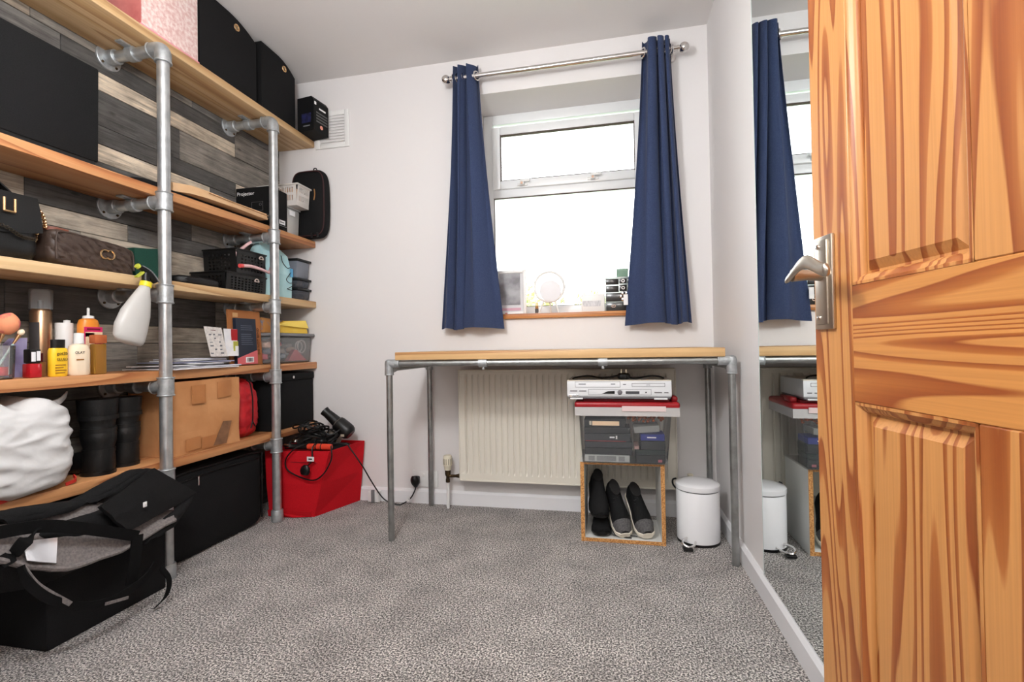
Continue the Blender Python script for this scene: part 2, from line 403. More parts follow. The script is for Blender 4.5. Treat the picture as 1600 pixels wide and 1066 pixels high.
# ---- planks on the left wall
TONES = dict(d=(.112, .109, .105, 1), g=(.182, .175, .166, 1), m=(.262, .24, .212, 1), b=(.31, .262, .208, 1), l=(.72, .62, .49, 1), k=(.53, .465, .378, 1))
PT = .007
def plank(y0, y1, z0, z1, tone):
    g = .0011
    o = G().box(XL, XL+PT+random.uniform(-.0012, .0012), y0+g, y1-g, z0+g, z1-g, .0009, 1).obj('plank', PLANK, wl, smooth=False)
    c_ = TONES[tone]; f_ = random.uniform(.9, 1.1); o.color = (c_[0]*f_, c_[1]*f_, c_[2]*f_, 1)
rows = [  # z0, z1, [(y end, tone), ...] starting at YF
 (2.285, 2.36, [(.9, 'd'), (1.7, 'm'), (D, 'g')]), (2.15, 2.285, [(.6, 'g'), (1.45, 'b'), (D, 'd')]), (2.018, 2.15, [(1.1, 'm'), (1.9, 'd'), (D, 'b')]),
 (1.950, 2.018, [(.62, 'd'), (1.21, 'b'), (1.833, 'm'), (D, 'g')]),
 (1.887, 1.950, [(.75, 'm'), (1.30, 'g'), (2.087, 'd')]), (1.819, 1.887, [(.9, 'd'), (1.2, 'm'), (2.087, 'l')]), (1.820, 1.950, [('from', 2.087), (D, 'm')]),
 (1.686, 1.819, [(.55, 'b'), (1.12, 'm'), (1.768, 'd'), (D, 'm')]), (1.616, 1.686, [(.8, 'g'), (2.09, 'd'), (D, 'l')]), (1.548, 1.616, [(1.0, 'm'), (1.93, 'l'), (D, 'g')]),
 (1.480, 1.548, [(.7, 'b'), (1.62, 'd'), (D, 'm')]), (1.412, 1.480, [(.95, 'l'), (1.75, 'g'), (D, 'd')]),
 (1.336, 1.412, [(.6, 'd'), (1.192, 'k'), (1.825, 'd'), (D, 'm')]), (1.270, 1.336, [(.85, 'b'), (1.533, 'k'), (1.96, 'g'), (D, 'd')]), (1.135, 1.270, [(.7, 'd'), (1.36, 'm'), (2.02, 'k'), (D, 'd')]),
 (1.068, 1.135, [(.9, 'm'), (1.7, 'd'), (D, 'b')]),
 (.940, 1.068, [(.5, 'b'), (1.14, 'd'), (1.956, 'd'), (D, 'm')]), (.870, .940, [(.8, 'k'), (1.28, 'b'), (D, 'k')]), (.735, .870, [(.7, 'd'), (1.567, 'm'), (2.1, 'b'), (D, 'm')]),
 (.668, .735, [(1.0, 'd'), (1.8, 'g'), (D, 'm')]), (.535, .668, [(.75, 'm'), (1.42, 'd'), (2.05, 'b'), (D, 'd')]), (.468, .535, [(1.1, 'b'), (1.85, 'm'), (D, 'g')]),
 (.335, .468, [(.6, 'd'), (1.3, 'g'), (1.98, 'm'), (D, 'd')]), (.268, .335, [(1.0, 'm'), (D, 'b')]), (.135, .268, [(.8, 'g'), (1.6, 'd'), (D, 'm')]), (.0, .135, [(1.2, 'b'), (D, 'd')])]
for z0, z1, segs in rows:
    y = YF
    for e_, tn in segs:
        if e_ == 'from': y = tn; continue
        plank(y, e_, z0, z1, tn); y = e_

# ---- window
win = sname('window_1', 'white plastic window with a top-hung vent above a fixed pane', ((WX0+WX1)/2, WY, WZ0))
def frame_rect(g, x0, x1, z0, z1, w_, y0, y1, bev=.004):
    g.box(x0, x0+w_, y0, y1, z0, z1, bev); g.box(x1-w_, x1, y0, y1, z0, z1, bev)
    g.box(x0+w_-.0006, x1-w_+.0006, y0+.0003, y1-.0003, z1-w_, z1, bev); g.box(x0+w_-.0006, x1-w_+.0006, y0+.0003, y1-.0003, z0, z0+w_, bev)
    return g
g = frame_rect(G(), WX0, WX1, WZ0+.015, WZ1, .055, WY, WY+.06)
g.box(WX0+.054, WX1-.054, WY+.0004, WY+.06, 1.683, 1.745, .004)
g.obj('window_frame', PVC, win)
SA0, SA1 = -.652, .187
g = frame_rect(G(), SA0, SA1, 1.728, 2.086, .048, WY-.016, WY+.03, .006)
sash = g.obj('top_sash', PVC, win)
g = G(); frame_rect(g, SA0+.044, SA1-.044, 1.772, 2.042, .007, WY-.013, WY+.01, 0)
g.obj('gasket', mat('dark_gasket', (92, 78, 74), .7), sash)
G().box(SA0+.045, SA1-.045, WY+.004, WY+.010, 1.773, 2.041).obj('pane', GLASS, sash, smooth=False)
G().box(WX0+.05, WX1-.05, WY+.02, WY+.026, WZ0+.05, 1.69).obj('pane', GLASS, win, smooth=False)
g = frame_rect(G(), WX0+.053, WX1-.053, WZ0+.067, 1.685, .006, WY+.004, WY+.014, 0)
g.obj('gasket', MATS['dark_gasket'], win)
for hx in (-.477, -.085):
    h_ = G().box(hx-.03, hx+.03, WY-.024, WY-.012, 1.737, 1.753, .004).box(hx-.012, hx+.012, WY-.045, WY-.02, 1.735, 1.755, .004).box(hx-.011, hx+.045, WY-.047, WY-.036, 1.752, 1.766, .004).obj('window_handle', WHITEP, win)
    G().box(hx-.006, hx+.006, WY-.052, WY-.044, 1.738, 1.75, .002).obj('lock_button', mat('peach_plastic', (226, 186, 160), .5), h_)
struct(G().box(WX0-.03, WX1+.03, D-.022, D, WZ0-.012, WZ0+.013, .004).box(WX0, WX1, D-.004, WY+.004, WZ0-.012, WZ0+.013).obj('trim_1', OAKSILL), 'honey brown wooden window sill board')

# ---- door, open against the mirror wall
E_ = Vector((.3297, .8764, 0))
DW, DT = .686, .035
dr = sname('door_1', 'open varnished pine panel door with brushed metal lever handle', E_, R(-81.5))
def dbox(x0, x1, z0, z1, m_, name, y0=0, y1=DT, bev=.0015):
    return G().box(x0, x1, y0, y1, z0, z1, bev, 1).obj(name, m_, dr, world=False)
dbox(0, .094, 0.008, 1.98, DOORV, 'stile'); dbox(DW-.094, DW, .008, 1.98, DOORV, 'stile')
RA = [(.008, .235), (.741, .911), (1.58, 1.68), (1.885, 1.98)]
for z0, z1 in RA: dbox(.094, DW-.094, z0, z1, DOORH, 'rail')
PANX = [(.094, .291), (.395, DW-.094)]
for a_, b_ in ((.235, .741), (.911, 1.58), (1.68, 1.885)):
    dbox(.291, .395, a_, b_, DOORV, 'muntin')
    for x0, x1 in PANX:
        g = G(); d0, d1 = .013, .006
        for sy, o0, o1 in ((-1, d0, d1), (1, DT-d0, DT-d1)):
            # raised and fielded face: border recess, bevel, field
            O4 = [(x0, a_), (x1, a_), (x1, b_), (x0, b_)]
            M4 = [(x0+.018, a_+.018), (x1-.018, a_+.018), (x1-.018, b_-.018), (x0+.018, b_-.018)]
            I4 = [(x0+.03, a_+.031), (x1-.026, a_+.031), (x1-.026, b_-.031), (x0+.03, b_-.031)]
            bb = g.bm
            A = [bb.verts.new((x, o0, z)) for x, z in O4]; B = [bb.verts.new((x, o0+(.001 if sy < 0 else -.001), z)) for x, z in M4]; I = [bb.verts.new((x, o1, z)) for x, z in I4]
            for q in range(4):
                n_ = (q+1) % 4
                bb.faces.new((A[q], A[n_], B[n_], B[q])); bb.faces.new((B[q], B[n_], I[n_], I[q]))
            bb.faces.new(I)
        bmesh.ops.recalc_face_normals(g.bm, faces=g.bm.faces)
        g.obj('panel', DOORV, dr, smooth=False, world=False)
        # ovolo moulding around the panel
        mg = G(); w_, h_ = .014, .0115
        for (px0, px1, pz0, pz1) in ((x0, x0+w_, a_, b_), (x1-w_, x1, a_, b_)):
            s_ = 1 if px0 == x0 else -1; e0 = x0 if s_ > 0 else x1
            mg.prism([(e0, .0005, pz0), (e0+s_*.004, .0005, pz0), (e0+s_*.006, .003, pz0), (e0+s_*.010, .0045, pz0), (e0+s_*.0135, .009, pz0), (e0+s_*.0145, .0135, pz0), (e0, .0135, pz0)], (0, 0, pz1-pz0))
        for e0, s_ in ((a_, 1), (b_, -1)):
            mg.prism([(x0, .0005, e0), (x0, .0005, e0+s_*.004), (x0, .003, e0+s_*.006), (x0, .0045, e0+s_*.010), (x0, .009, e0+s_*.0135), (x0, .0135, e0+s_*.0145), (x0, .0135, e0)], (x1-x0, 0, 0))
        mg.obj('panel_moulding', DOORV, dr, world=False, ang=50)
hb = G().box(.012, .058, -.006, 0, .849, .997, .002).box(.019, .051, -.010, -.005, .856, .990, .003).obj('handle_plate', NICKEL, dr, world=False)
for z in (.867, .980): G().lathe([(.0001, 0), (.004, 0), (.0035, .0022), (.0001, .0028)], seg=12, mtx=Matrix.Translation((.030, -.010, z)) @ Matrix.Rotation(R(90), 4, 'X')).obj('screw', CHROME, hb, world=False)
G().tube([(.035, -.008, .936), (.034, -.030, .936), (.033, -.052, .936)], lambda q: .0105-.002*math.sin(q*3.1), 16).obj('handle_neck', NICKEL, hb, world=False)
def lev(u, v):
    x = .020+.112*u; z = .936+.010*math.sin(u*6.0-1.2)+.004; wd = .0125-.003*u
    a_ = 2*math.pi*v
    endr = min(1, math.sqrt(max(0, 1-(1-min(u/.1, 1))**2))+.12, math.sqrt(max(0, 1-(1-min((1-u)/.06, 1))**2))+.12)
    tw = R(55-75*u)
    lx, ly = math.cos(a_)*wd*endr, math.sin(a_)*.0048*endr
    return Vector((x, -.054+lx*math.sin(tw)*.55+ly*math.cos(tw), z+lx*math.cos(tw)-ly*math.sin(tw)))
g = G(); rings = [[lev(i/28, k/14) for k in range(14)] for i in range(29)]
g.loft(rings).obj('lever', NICKEL, hb, world=False, ang=60)

# ---- added fill lights shaped as pendants, instead of camera flash (out of the frame)
def added_fill_lamp(x, y, z, label, watts, col):
    t_ = thing('added_fill_lamp', label, 'lamp', (x, y, H))
    G().lathe([(.001, 0), (.05, 0), (.048, -.02), (.004, -.03), (.001, -.03)], (x, y, H), 24).obj('ceiling_rose', WHITEP, t_)
    G().tube([(x, y, H-.03), (x, y, z+.16)], .003, 8).obj('flex', WHITEP, t_)
    G().lathe([(.001, .16), (.018, .16), (.02, .13), (.001, .13)], (x, y, z), 16).obj('lamp_holder', WHITEP, t_)
    G().blob((x, y, z), (.15, .15, .15), 2, 3).obj('glass_globe', clear('globe_glass', (255, 252, 246), .02, .05), t_)
    l = bpy.data.lights.new('fill_light', 'POINT'); l.shadow_soft_size = .12; l.energy = watts; l.color = col
    o = bpy.data.objects.new('fill_light', l); C.objects.link(o); o.parent = t_; o.location = (0, 0, z-H)
added_fill_lamp(-.62, .50, 1.70, 'unseen added fill light shaped as a low glass globe pendant near the doorway', ROOM_FILL_W, (.97, .985, 1))
added_fill_lamp(-.1, -.65, 1.9, 'unseen added fill light shaped as a glass globe pendant on the landing', HALL_FILL_W, (1, .965, .925))

# ================================================================== LARGE THINGS
# ---- pipe shelving
su = thing('pipe_shelving_unit', 'wall shelving of five pine boards on galvanised pipe uprights', 'shelving', (-1.75, 1.46, 0))
SB = [1.978, 1.408, 1.067, .726, .3905]; ST = .036        # undersides of the boards, board thickness
TOP = [z+ST for z in SB]
for k, z in enumerate(SB):
    G().box(XL+PT+.003, SX, .50, D-.003, z, z+ST, .004, 2).obj('shelf_board', (PINE, PINEW, PINE, PINEW, PINEW)[k], su)
PX, PR = -1.6095, .0205
posts = [1.4593, 2.0456]
for y in posts + [.76]:
    post = G().tube([(PX, y, .004), (PX, y, SB[0]-.035)], PR, 20).obj('upright_pipe', GALV, su)
    G().lathe([(PR, 0), (.0275, 0), (.0275, .05), (.0255, .054), (PR, .054)], (PX, y, .002), 20).obj('foot_collar', GALVD, post)
    for k, z in enumerate(SB):
        zc = z-PR-.0015
        arm = G().tube([(XL+PT+.012, y, zc), (PX+.0 if k else PX-.012, y, zc)], PR*.98, 18).obj('bracket_pipe', GALV, su)
        fl = G().lathe([(.001, 0), (.046, 0), (.046, .006), (.044, .008), (.027, .009), (.0265, .045), (.024, .048), (.001, .048)], seg=28,
                  mtx=Matrix.Translation((XL+PT, y, zc)) @ Matrix.Rotation(R(90), 4, 'Y')).obj('wall_flange', GALVD, arm)
        for an in (45, 135, 225, 315):
            yy, zz = y+.036*math.cos(R(an)), zc+.036*math.sin(R(an))
            if zz > z-.004: continue
            G().lathe([(.0001, 0), (.005, 0), (.004, .003), (.0001, .003)], seg=8, mtx=Matrix.Translation((XL+PT+.0085, yy, zz)) @ Matrix.Rotation(R(90), 4, 'Y')).obj('screw', BRASS, fl)
        # clip that fixes the board to the pipe
        cx = XL+.125
        G().lathe([(PR, -.015), (.0262, -.015), (.0262, .015), (PR, .015)], seg=20, mtx=Matrix.Translation((cx, y, zc)) @ Matrix.Rotation(R(90), 4, 'Y')).box(cx-.014, cx+.014, y-.058, y-.018, z-.0075, z-.0005, .002).obj('board_clip', GALVD, arm)
        if k == 0:
            g = G().tube([(PX-.052, y, zc), (PX-.03, y, zc), (PX-.012, y, zc-.003), (PX-.003, y, zc-.012), (PX, y, zc-.03), (PX, y, zc-.052)], .0268, 20, smooth=5)
            g.torus((PX-.05, y, zc), .0258, .0035, 'X').torus((PX, y, zc-.05), .0258, .0035, 'Z')
            g.obj('elbow_fitting', GALVD, post)
        else:
            g = G().tube([(PX, y, zc-.034), (PX, y, zc+.034)], .0262, 20).tube([(PX-.05, y, zc), (PX, y, zc)], .0262, 20)
            g.torus((PX, y, zc-.032), .0255, .0033, 'Z').torus((PX, y, zc+.032), .0255, .0033, 'Z').torus((PX-.048, y, zc), .0255, .0033, 'X')
            g.obj('tee_fitting', GALVD, post)

# ---- mirror
mr = thing('wall_mirror', 'tall frameless mirror fixed to the white wall beside the door', 'mirror', (XR, 1.3, .075))
G().box(XR-.005, XR-.0005, .90, 1.688, .076, 2.2).obj('mirror_glass', MIRROR, mr, smooth=False)
g = G().box(XR-.0056, XR-.0005, 1.6875, 1.6892, .076, 2.2).obj('polished_edge', mat('green_glass_edge', (196, 208, 204), .2), mr, smooth=False)

# ---- pipe table
tx0, tx1, ty, tb, tr = -.949, .437, 1.921, 2.385, .0135
tbz = .765
GALVT = mat('dull_steel_pipe', (172, 174, 173), .34, .85, col2=(150, 152, 150), ns=24, nd=4, bump=.05, bs=120)
pt = thing('pipe_table', 'narrow console table with pine top on galvanised pipe legs under the window', 'table', ((tx0+tx1)/2, 2.15, 0))
G().box(-.915, .413, 1.905, 2.40, .7795, .8135, .003).obj('tabletop', PINET, pt)
for x in (tx0, tx1):
    for y in (ty, tb):
        lg = G().tube([(x, y, .001), (x, y, tbz-.03)], tr, 16).obj('leg', GALVT, pt)
        s_ = 1 if x == tx0 else -1
        s2 = 1 if y == ty else -1
        g = G().lathe([(tr, -.05), (.0185, -.05), (.0195, -.045), (.0185, -.01), (.019, .0), (.016, .013), (.008, .0185), (.001, .019)], (x, y, tbz), 18)
        g.tube([(x, y, tbz), (x+s_*.05, y, tbz)], .0185, 16).tube([(x, y, tbz-.022), (x, y+s2*.045, tbz-.022)], .0185, 16)
        g.torus((x+s_*.048, y, tbz), .0175, .0028, 'X').torus((x, y, tbz-.048), .0175, .0028, 'Z')
        g.lathe([(.001, 0), (.005, 0), (.005, .004), (.001, .004)], seg=8, mtx=Matrix.Translation((x+s_*.03, y-.0185, tbz-.003)) @ Matrix.Rotation(R(90), 4, 'X'))
        g.obj('corner_fitting', GALVD, lg)
for y in (ty, tb): 
    G().tube([(tx0+.02, y, tbz), (tx1-.02, y, tbz)], tr*.99, 16).obj('rail_pipe', GALVT, pt)
for x in (tx0, tx1): G().tube([(x, ty+.03, tbz-.022), (x, tb-.03, tbz-.022)], tr*.99, 16).obj('side_pipe', GALVT, pt)
for x in (-.526, -.037):
    G().lathe([(tr, -.018), (.0185, -.018), (.0185, .018), (tr, .018)], seg=18, mtx=Matrix.Translation((x, ty, tbz)) @ Matrix.Rotation(R(90), 4, 'Y')).box(x-.014, x+.014, ty, ty+.05, .774, .7793, .001).lathe([(.001, -.028), (.006, -.028), (.006, -.016), (.001, -.016)], (x, ty, tbz), 10).obj('pipe_clip', GALVD, pt)

# ---- radiator
rx0, rx1, rz0, rz1, ry = -.768, .284, .157, .710, 2.32
rd = thing('radiator', 'cream ribbed panel radiator on the wall under the window', 'radiator', ((rx0+rx1)/2, 2.37, rz0))
pitch = .0301; n_ = int((rx1-rx0-.05)/pitch)
xs = [(rx0, 0)]
x = rx0+.028
xs.append((x, 0))
for k in range(n_):
    xs += [(x+.0100, -.007), (x+.0135, 0), (x+.0175, 0), (x+.0210, -.007)]; x += pitch
xs.append((rx1, 0))
g = G(); bb = g.bm
zs = [(rz0, 0), (rz0+.030, 0), (rz0+.046, 1), (rz1-.030, 1), (rz1-.016, 0), (rz1, 0)]
# grooves between flat ribs: dy > 0 is set back
V = [[bb.verts.new((xx, ry+.004+(-.0 if dy == 0 else 0)+(dy if False else (0.0062 if dy == 0 and s_ and rx0+.02 < xx < rx1-.02 else 0)), z)) for z, s_ in zs] for xx, dy in xs]
for i in range(len(V)-1):
    for j in range(len(zs)-1): bb.faces.new((V[i][j], V[i+1][j], V[i+1][j+1], V[i][j+1]))
g.obj('front_panel', RADW, rd, smooth=False)
g = G().box(rx0, rx1, ry+.0105, ry+.022, rz0, rz1, .002).box(rx0-.003, rx0+.004, ry+.001, ry+.055, rz0, rz1, .002).box(rx1-.004, rx1+.003, ry+.001, ry+.055, rz0, rz1, .002)
g.box(rx0, rx1, ry+.001, ry+.008, rz0-.004, rz0+.004, .002).box(rx0, rx1, ry+.001, ry+.008, rz1-.004, rz1+.004, .002).box(rx0+.1, rx0+.14, ry+.02, D-.001, rz0+.1, rz1-.1).box(rx1-.14, rx1-.1, ry+.02, D-.001, rz0+.1, rz1-.1)
g.obj('casing', RADW, rd)
G().box(rx0-.003, rx1+.003, ry+.001, ry+.056, rz1, rz1+.006, .002).obj('top_grille', RADW, rd)
vx = -.843; vy = 2.352
G().lathe([(.001, .0), (.016, 0), (.018, .006), (.019, .02), (.0225, .024), (.0225, .068), (.019, .076), (.001, .079)], (vx, vy, .198), 20).obj('thermostat_head', mat('cream_plastic', (226, 219, 198), .5), rd)
g = G()
for k in range(12):
    a_ = 2*math.pi*k/12; g.box(-.0015, .0015, .0222, .0238, .030, .060, 0, mtx=Matrix.Translation((vx, vy, .198)) @ Matrix.Rotation(a_, 4, 'Z'))
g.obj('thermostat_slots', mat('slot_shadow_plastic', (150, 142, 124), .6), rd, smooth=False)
G().lathe([(.001, .135), (.011, .135), (.011, .15), (.009, .155), (.009, .165), (.013, .17), (.015, .18), (.015, .198), (.001, .198)], (vx, vy, 0), 16).tube([(vx, vy, .168), (vx+.03, vy, .168), (vx+.085, vy, .172)], lambda q: .011 if (q < .2 or q > .7) else .0075, 12, smooth=4).obj('brass_valve', BRASS, rd)
G().tube([(vx, vy, .001), (vx, vy, .137)], .0078, 14).obj('feed_pipe', WHITEP, rd)
vx2 = .345
G().tube([(vx2, vy, .001), (vx2, vy, .17)], .0078, 14).obj('return_pipe', WHITEP, rd)
G().lathe([(.001, .165), (.012, .165), (.012, .185), (.001, .186)], (vx2, vy, 0), 14).tube([(vx2, vy, .176), (rx1, vy, .176)], .010, 12).obj('lockshield_valve', BRASS, rd)
G().lathe([(.001, .186), (.014, .186), (.013, .222), (.001, .226)], (vx2, vy, 0), 16).obj('valve_cap', MATS['cream_plastic'], rd)

# ---- curtain pole and curtains
py, pz = 2.34, 2.217
cp = thing('curtain_pole', 'polished chrome curtain pole with ball finials above the window', 'curtain pole', (-.23, py, pz))
G().tube([(-.775, py, pz), (.315, py, pz)], .0125, 20).obj('pole', CHROME, cp)
for x, s_ in ((-.816, -1), (.356, 1)):
    G().blob((x, py, pz), (.024, .024, .024), 2, 3).tube([(x-s_*.02, py, pz), (x-s_*.046, py, pz)], .012, 16).tube([(x-s_*.024, py, pz), (x-s_*.03, py, pz)], .015, 16).obj('finial', CHROME, cp)
for x in (-.765, .305):
    G().tube([(x, py+.008, pz), (x, D-.006, pz)], .007, 12).lathe([(.001, 0), (.024, 0), (.022, .007), (.001, .008)], seg=20, mtx=Matrix.Translation((x, D-.001, pz)) @ Matrix.Rotation(R(90), 4, 'X')).torus((x, py, pz), .0155, .004, 'X').obj('wall_bracket', CHROME, cp)
def curtain(label, tl, tr_, bl, br, flat_side, sgn):
    t_ = thing('curtain', label, 'curtain', ((bl+br)/2, py, .925), group='navy eyelet curtains')
    zt, zb, nf = 2.285, .925, 4.5
    def f(u, v):
        # u across the cloth, v from the top down
        e_ = v**1.25
        xl, xr = tl+(bl-tl)*e_, tr_+(br-tr_)*e_
        if flat_side == 'R' and v > .9: xl -= 0
        uu = u if flat_side == 'R' else 1-u
        # the leading part hangs as one broad flat fold
        wpar = .52
        s_ = (uu/wpar)*(.38+.16*(1-v)) if uu < wpar else (.38+.16*(1-v))+(uu-wpar)/(1-wpar)*(1-.38-.16*(1-v))
        xx = xl+(xr-xl)*(s_ if flat_side == 'R' else 1-s_)
        amp = .042*(1-.55*v)
        ph = 2*math.pi*nf*(uu if uu < wpar else wpar+(uu-wpar)*.42)
        yy = py+amp*math.sin(ph+.6)*(1 if uu < .9 else 1-(uu-.9)*4)+.006*math.sin(9*uu+5*v)
        xx += .012*math.cos(ph*2+.4)*(1-.3*v)*(tr_-tl)/.14*math.sin(math.pi*min(1, max(0, uu)))
        zz = zt+(zb-zt)*v
        if v < .03: zz += .012*math.sin(ph+.6)-.01
        if v > .97: zz += .006*math.sin(ph*.5)
        return Vector((xx, yy, zz))
    cl = G().sheet(f, 130, 60, .0025).obj('cloth', NAVY, t_, ang=60)
    for uu in (.955,) + tuple((k*math.pi-.6)/(2*math.pi*nf) for k in range(1, 5)):
        u = uu if flat_side == 'R' else 1-uu
        q = f(u, .05); G().torus((q.x, py, pz), .021, .0042, (Vector((math.sin(R(25))*sgn, math.cos(R(25)), 0)), Vector((0, 0, 1)))).obj('eyelet', CHROME, t_)
    return t_, f
curtain('navy blue eyelet curtain hanging left of the window over the photo frame', -.782, -.648, -.861, -.531, 'R', 1)
c2, f2 = curtain('navy blue eyelet curtain hanging right of the window near the mirror', .168, .297, .062, .366, 'L', -1)
G().box(.058, .078, py-.002, py+.002, 1.02, 1.07).obj('care_label', PAPER, c2, smooth=False)

# ---- wall vent, socket, telephone box
vt = thing('air_vent', 'square white louvred air vent high on the wall by the top shelf', 'vent', (-1.52, D, 2.07))
vx0, vx1, vz0, vz1 = -1.625, -1.415, 1.965, 2.175
g = G(); frame_rect(g, vx0, vx1, vz0, vz1, .028, D-.010, D-.0005, .003); g.obj('vent_frame', WHITEP, vt)
for k in range(9):
    z = vz0+.036+k*.0165
    G().box(vx0+.026, vx1-.026, -.004, .004, -.0012, .0012, mtx=Matrix.Translation((0, D-.006, z)) @ Matrix.Rotation(R(40), 4, 'X')).obj('louvre', WHITEP, vt, smooth=False)
so = thing('wall_socket', 'white double plug socket above the skirting board', 'socket', (-.993, D, .13))
G().box(-1.066, -.921, D-.010, D-.0005, .087, .173, .003).obj('face_plate', WHITEP, so)
for x in (-1.0, -.945):
    G().box(x-.006, x+.006, D-.013, D-.009, .142, .160, .002).obj('switch', WHITEP, so)
for x, z in ((-.958, .122), (-.966, .108), (-.95, .108)): G().box(x-.0035, x+.0035, D-.0108, D-.0095, z-.002, z+.002).obj('pin_hole', BLACKP, so, smooth=False)
ts = thing('telephone_socket', 'small white phone point box on the skirting beside the red box', 'socket', (-1.28, D-.02, .0))
G().box(-1.31, -1.245, D-.045, D-.0155, .002, .060, .004).obj('box_body', WHITEP, ts)
G().box(-1.285, -1.268, D-.056, D-.045, .004, .070, .002).obj('phone_plug', mat('grey_plastic', (128, 128, 130), .5), ts)
G().tube([(-1.25, D-.05, .05), (-1.247, D-.058, .072), (-1.243, D-.05, .045), (-1.24, D-.045, .002)], .0022, 8, smooth=5).obj('phone_wire', WHITEP, ts)

# ================================================================== THINGS ON THE SHELVES
T1, T2, T3, T4, T5 = TOP
def yz(px, py_, X): 
    q = pix(px, py_, 0, X); return q.y, q.z
# ---- top shelf
pk = thing('storage_box', 'pink crushed velvet storage box on the top shelf', 'storage box', (-1.75, 1.5, T1))
VELV = mat('pink_crushed_velvet', (214, 170, 164), .5, col2=(240, 220, 214), ns=70, nd=8, lo=.38, hi=.62, bump=.4, bs=90, sheen=.6)
VELD = mat('rose_velvet_side', (196, 110, 104), .6, col2=(178, 88, 84), ns=24, sheen=.5)
G().box(-1.85, -1.642, 1.405, 1.648, T1, T1+.30, .006).obj('box_front', VELV, pk)
G().box(-1.849, -1.643, 1.4025, 1.4055, T1+.002, T1+.298, .001).obj('box_end', VELD, pk)
G().box(-1.852, -1.638, 1.40, 1.65, T1+.30, T1+.325, .005).obj('box_lid', VELV, pk)
g = G().box(-1.852, -1.6395, 1.401, 1.652, T1, T1+.009, .003); g.obj('piping', mat('pink_piping', (228, 150, 160), .6), pk)
def cloth_cube(y0, y1, label, zt, sag):
    t_ = thing('storage_cube', label, 'storage box', (-1.75, (y0+y1)/2, T1), group='black storage cubes on the top shelf')
    # front panel with a crowned upper edge
    n_ = 14; yy = [y0+(y1-y0)*k/n_ for k in range(n_+1)]
    prof = [(-1.65, y0, T1)]+[(-1.65, y, zt-sag*max(0, (k/n_-.45))**2*3.3) for k, y in enumerate(yy)]+[(-1.65, y1, T1)]
    G().prism(prof, (-.195, 0, 0)).obj('cube_body', BLACKF, t_, smooth=False)
    q = (y0+y1)/2+.04
    G().torus((-1.649, q, zt-.045), .013, .0035, 'X').obj('eyelet', GOLD, t_)
    G().lathe([(.001, 0), (.0105, 0), (.0105, .0015), (.001, .0015)], seg=16, mtx=Matrix.Translation((-1.6505, q, zt-.045)) @ Matrix.Rotation(R(90), 4, 'Y')).obj('finger_hole', mat('eyelet_hole', (120, 108, 84), .7), t_)
cloth_cube(1.662, 1.985, 'black fabric storage cube with eyelet next to the pink velvet box', 2.352, .045)
cloth_cube(2.02, 2.272, 'black fabric storage cube with eyelet next to the small printed carton', 2.345, .05)
cb = thing('product_carton', 'small black printed product carton overhanging the end of the top shelf', 'carton', (-1.545, 2.281, T1), R(-8))
g = G().prism([(-.11, 0, 0), (0, 0, 0), (0, 0, .165), (-.014, 0, .185), (-.11, 0, .185)], (0, .112, 0)); g.obj('carton_body', BLACKM, cb, smooth=False, world=False)
G().box(-.080, -.018, -.0014, -.0002, .045, .095).obj('picture_panel', mat('blue_print', (44, 46, 96), .5, col2=(16, 16, 30), ns=40), cb, smooth=False, world=False)
print_bar('carton_print', .045, .006, (-.048, -.0003, .028), YFACE, GREYPRINT, cb, False)
for k in range(4):
    G().box(.0002, .0008, .02, .104, .100-k*.016, .108-k*.016).obj('print_line', mat('dim_print', (88, 88, 88), .7), cb, smooth=False, world=False)
print_bar('carton_title', .05, .009, (.0003, .066, .130), XFACE, WHITEP, cb, False)
G().lathe([(.001, 0), (.011, 0), (.011, .0006), (.001, .0006)], seg=16, mtx=Matrix.Translation((.0002, .058, .032)) @ Matrix.Rotation(R(90), 4, 'Y')).obj('seal_sticker', mat('peach_sticker', (226, 150, 130), .6), cb, world=False)
G().box(.0002, .0008, .006, .02, .142, .158).obj('price_sticker', PAPER, cb, smooth=False, world=False)

# ---- second shelf
bx = thing('storage_box', 'large plain black fabric box on the second shelf', 'storage box', (-1.76, 1.0, T2))
G().box(-1.855, -1.664, .62, 1.275, T2+.022, 1.782, .006, taper=(1, .99)).obj('box_lid', BLACKF, bx)
G().box(-1.852, -1.668, .63, 1.266, T2, T2+.03, .004).obj('box_base', BLACKP, bx)
sl = thing('laptop_sleeve', 'thin black sleeve lying under the brown padded envelope', 'sleeve', (-1.74, 1.75, T2))
G().box(-1.855, -1.66, 1.50, 2.02, T2, T2+.018, .008, 3).obj('sleeve_body', BLACKF, sl)
def flap(u, v): return Vector((-1.855+.2*u, 1.62+.42*v, T2+.021+.022*math.sin(math.pi*min(1, v*1.2))*(1-u)+.03*u*(1-u)))
ev = thing('padded_envelope', 'brown padded envelope lying on the second shelf', 'envelope', (-1.70, 1.75, T2+.02))
ENVB = mat('buff_envelope_paper', (214, 178, 138), .75, col2=(200, 160, 118), ns=10, nd=6, bump=.3, bs=30)
def envp(z, k): return [Vector((x, y, z+(.006*math.sin(y*9+k) if k else 0))) for x, y in ((-1.620, 1.662), (-1.614, 1.80), (-1.618, 2.012), (-1.80, 2.012), (-1.80, 1.62), (-1.735, 1.556), (-1.672, 1.552), (-1.632, 1.60))]
G().loft([envp(T2+.0185, 0), [p_+Vector((.003, 0, 0)) for p_ in envp(T2+.032, .5)], envp(T2+.047, .5)]).obj('envelope_body', ENVB, ev, ang=30)
G().ribbon([(-1.6135, 1.665, T2+.040), (-1.6095, 1.80, T2+.037), (-1.612, 2.01, T2+.036)], (0, 0, 1), .003, .002).obj('envelope_seam', mat('buff_fold', (168, 124, 84), .8), ev)
G().box(-1.640, -1.612, 2.004, 2.024, T2+.025, T2+.048, .006).obj('black_tape', BLACKP, ev)
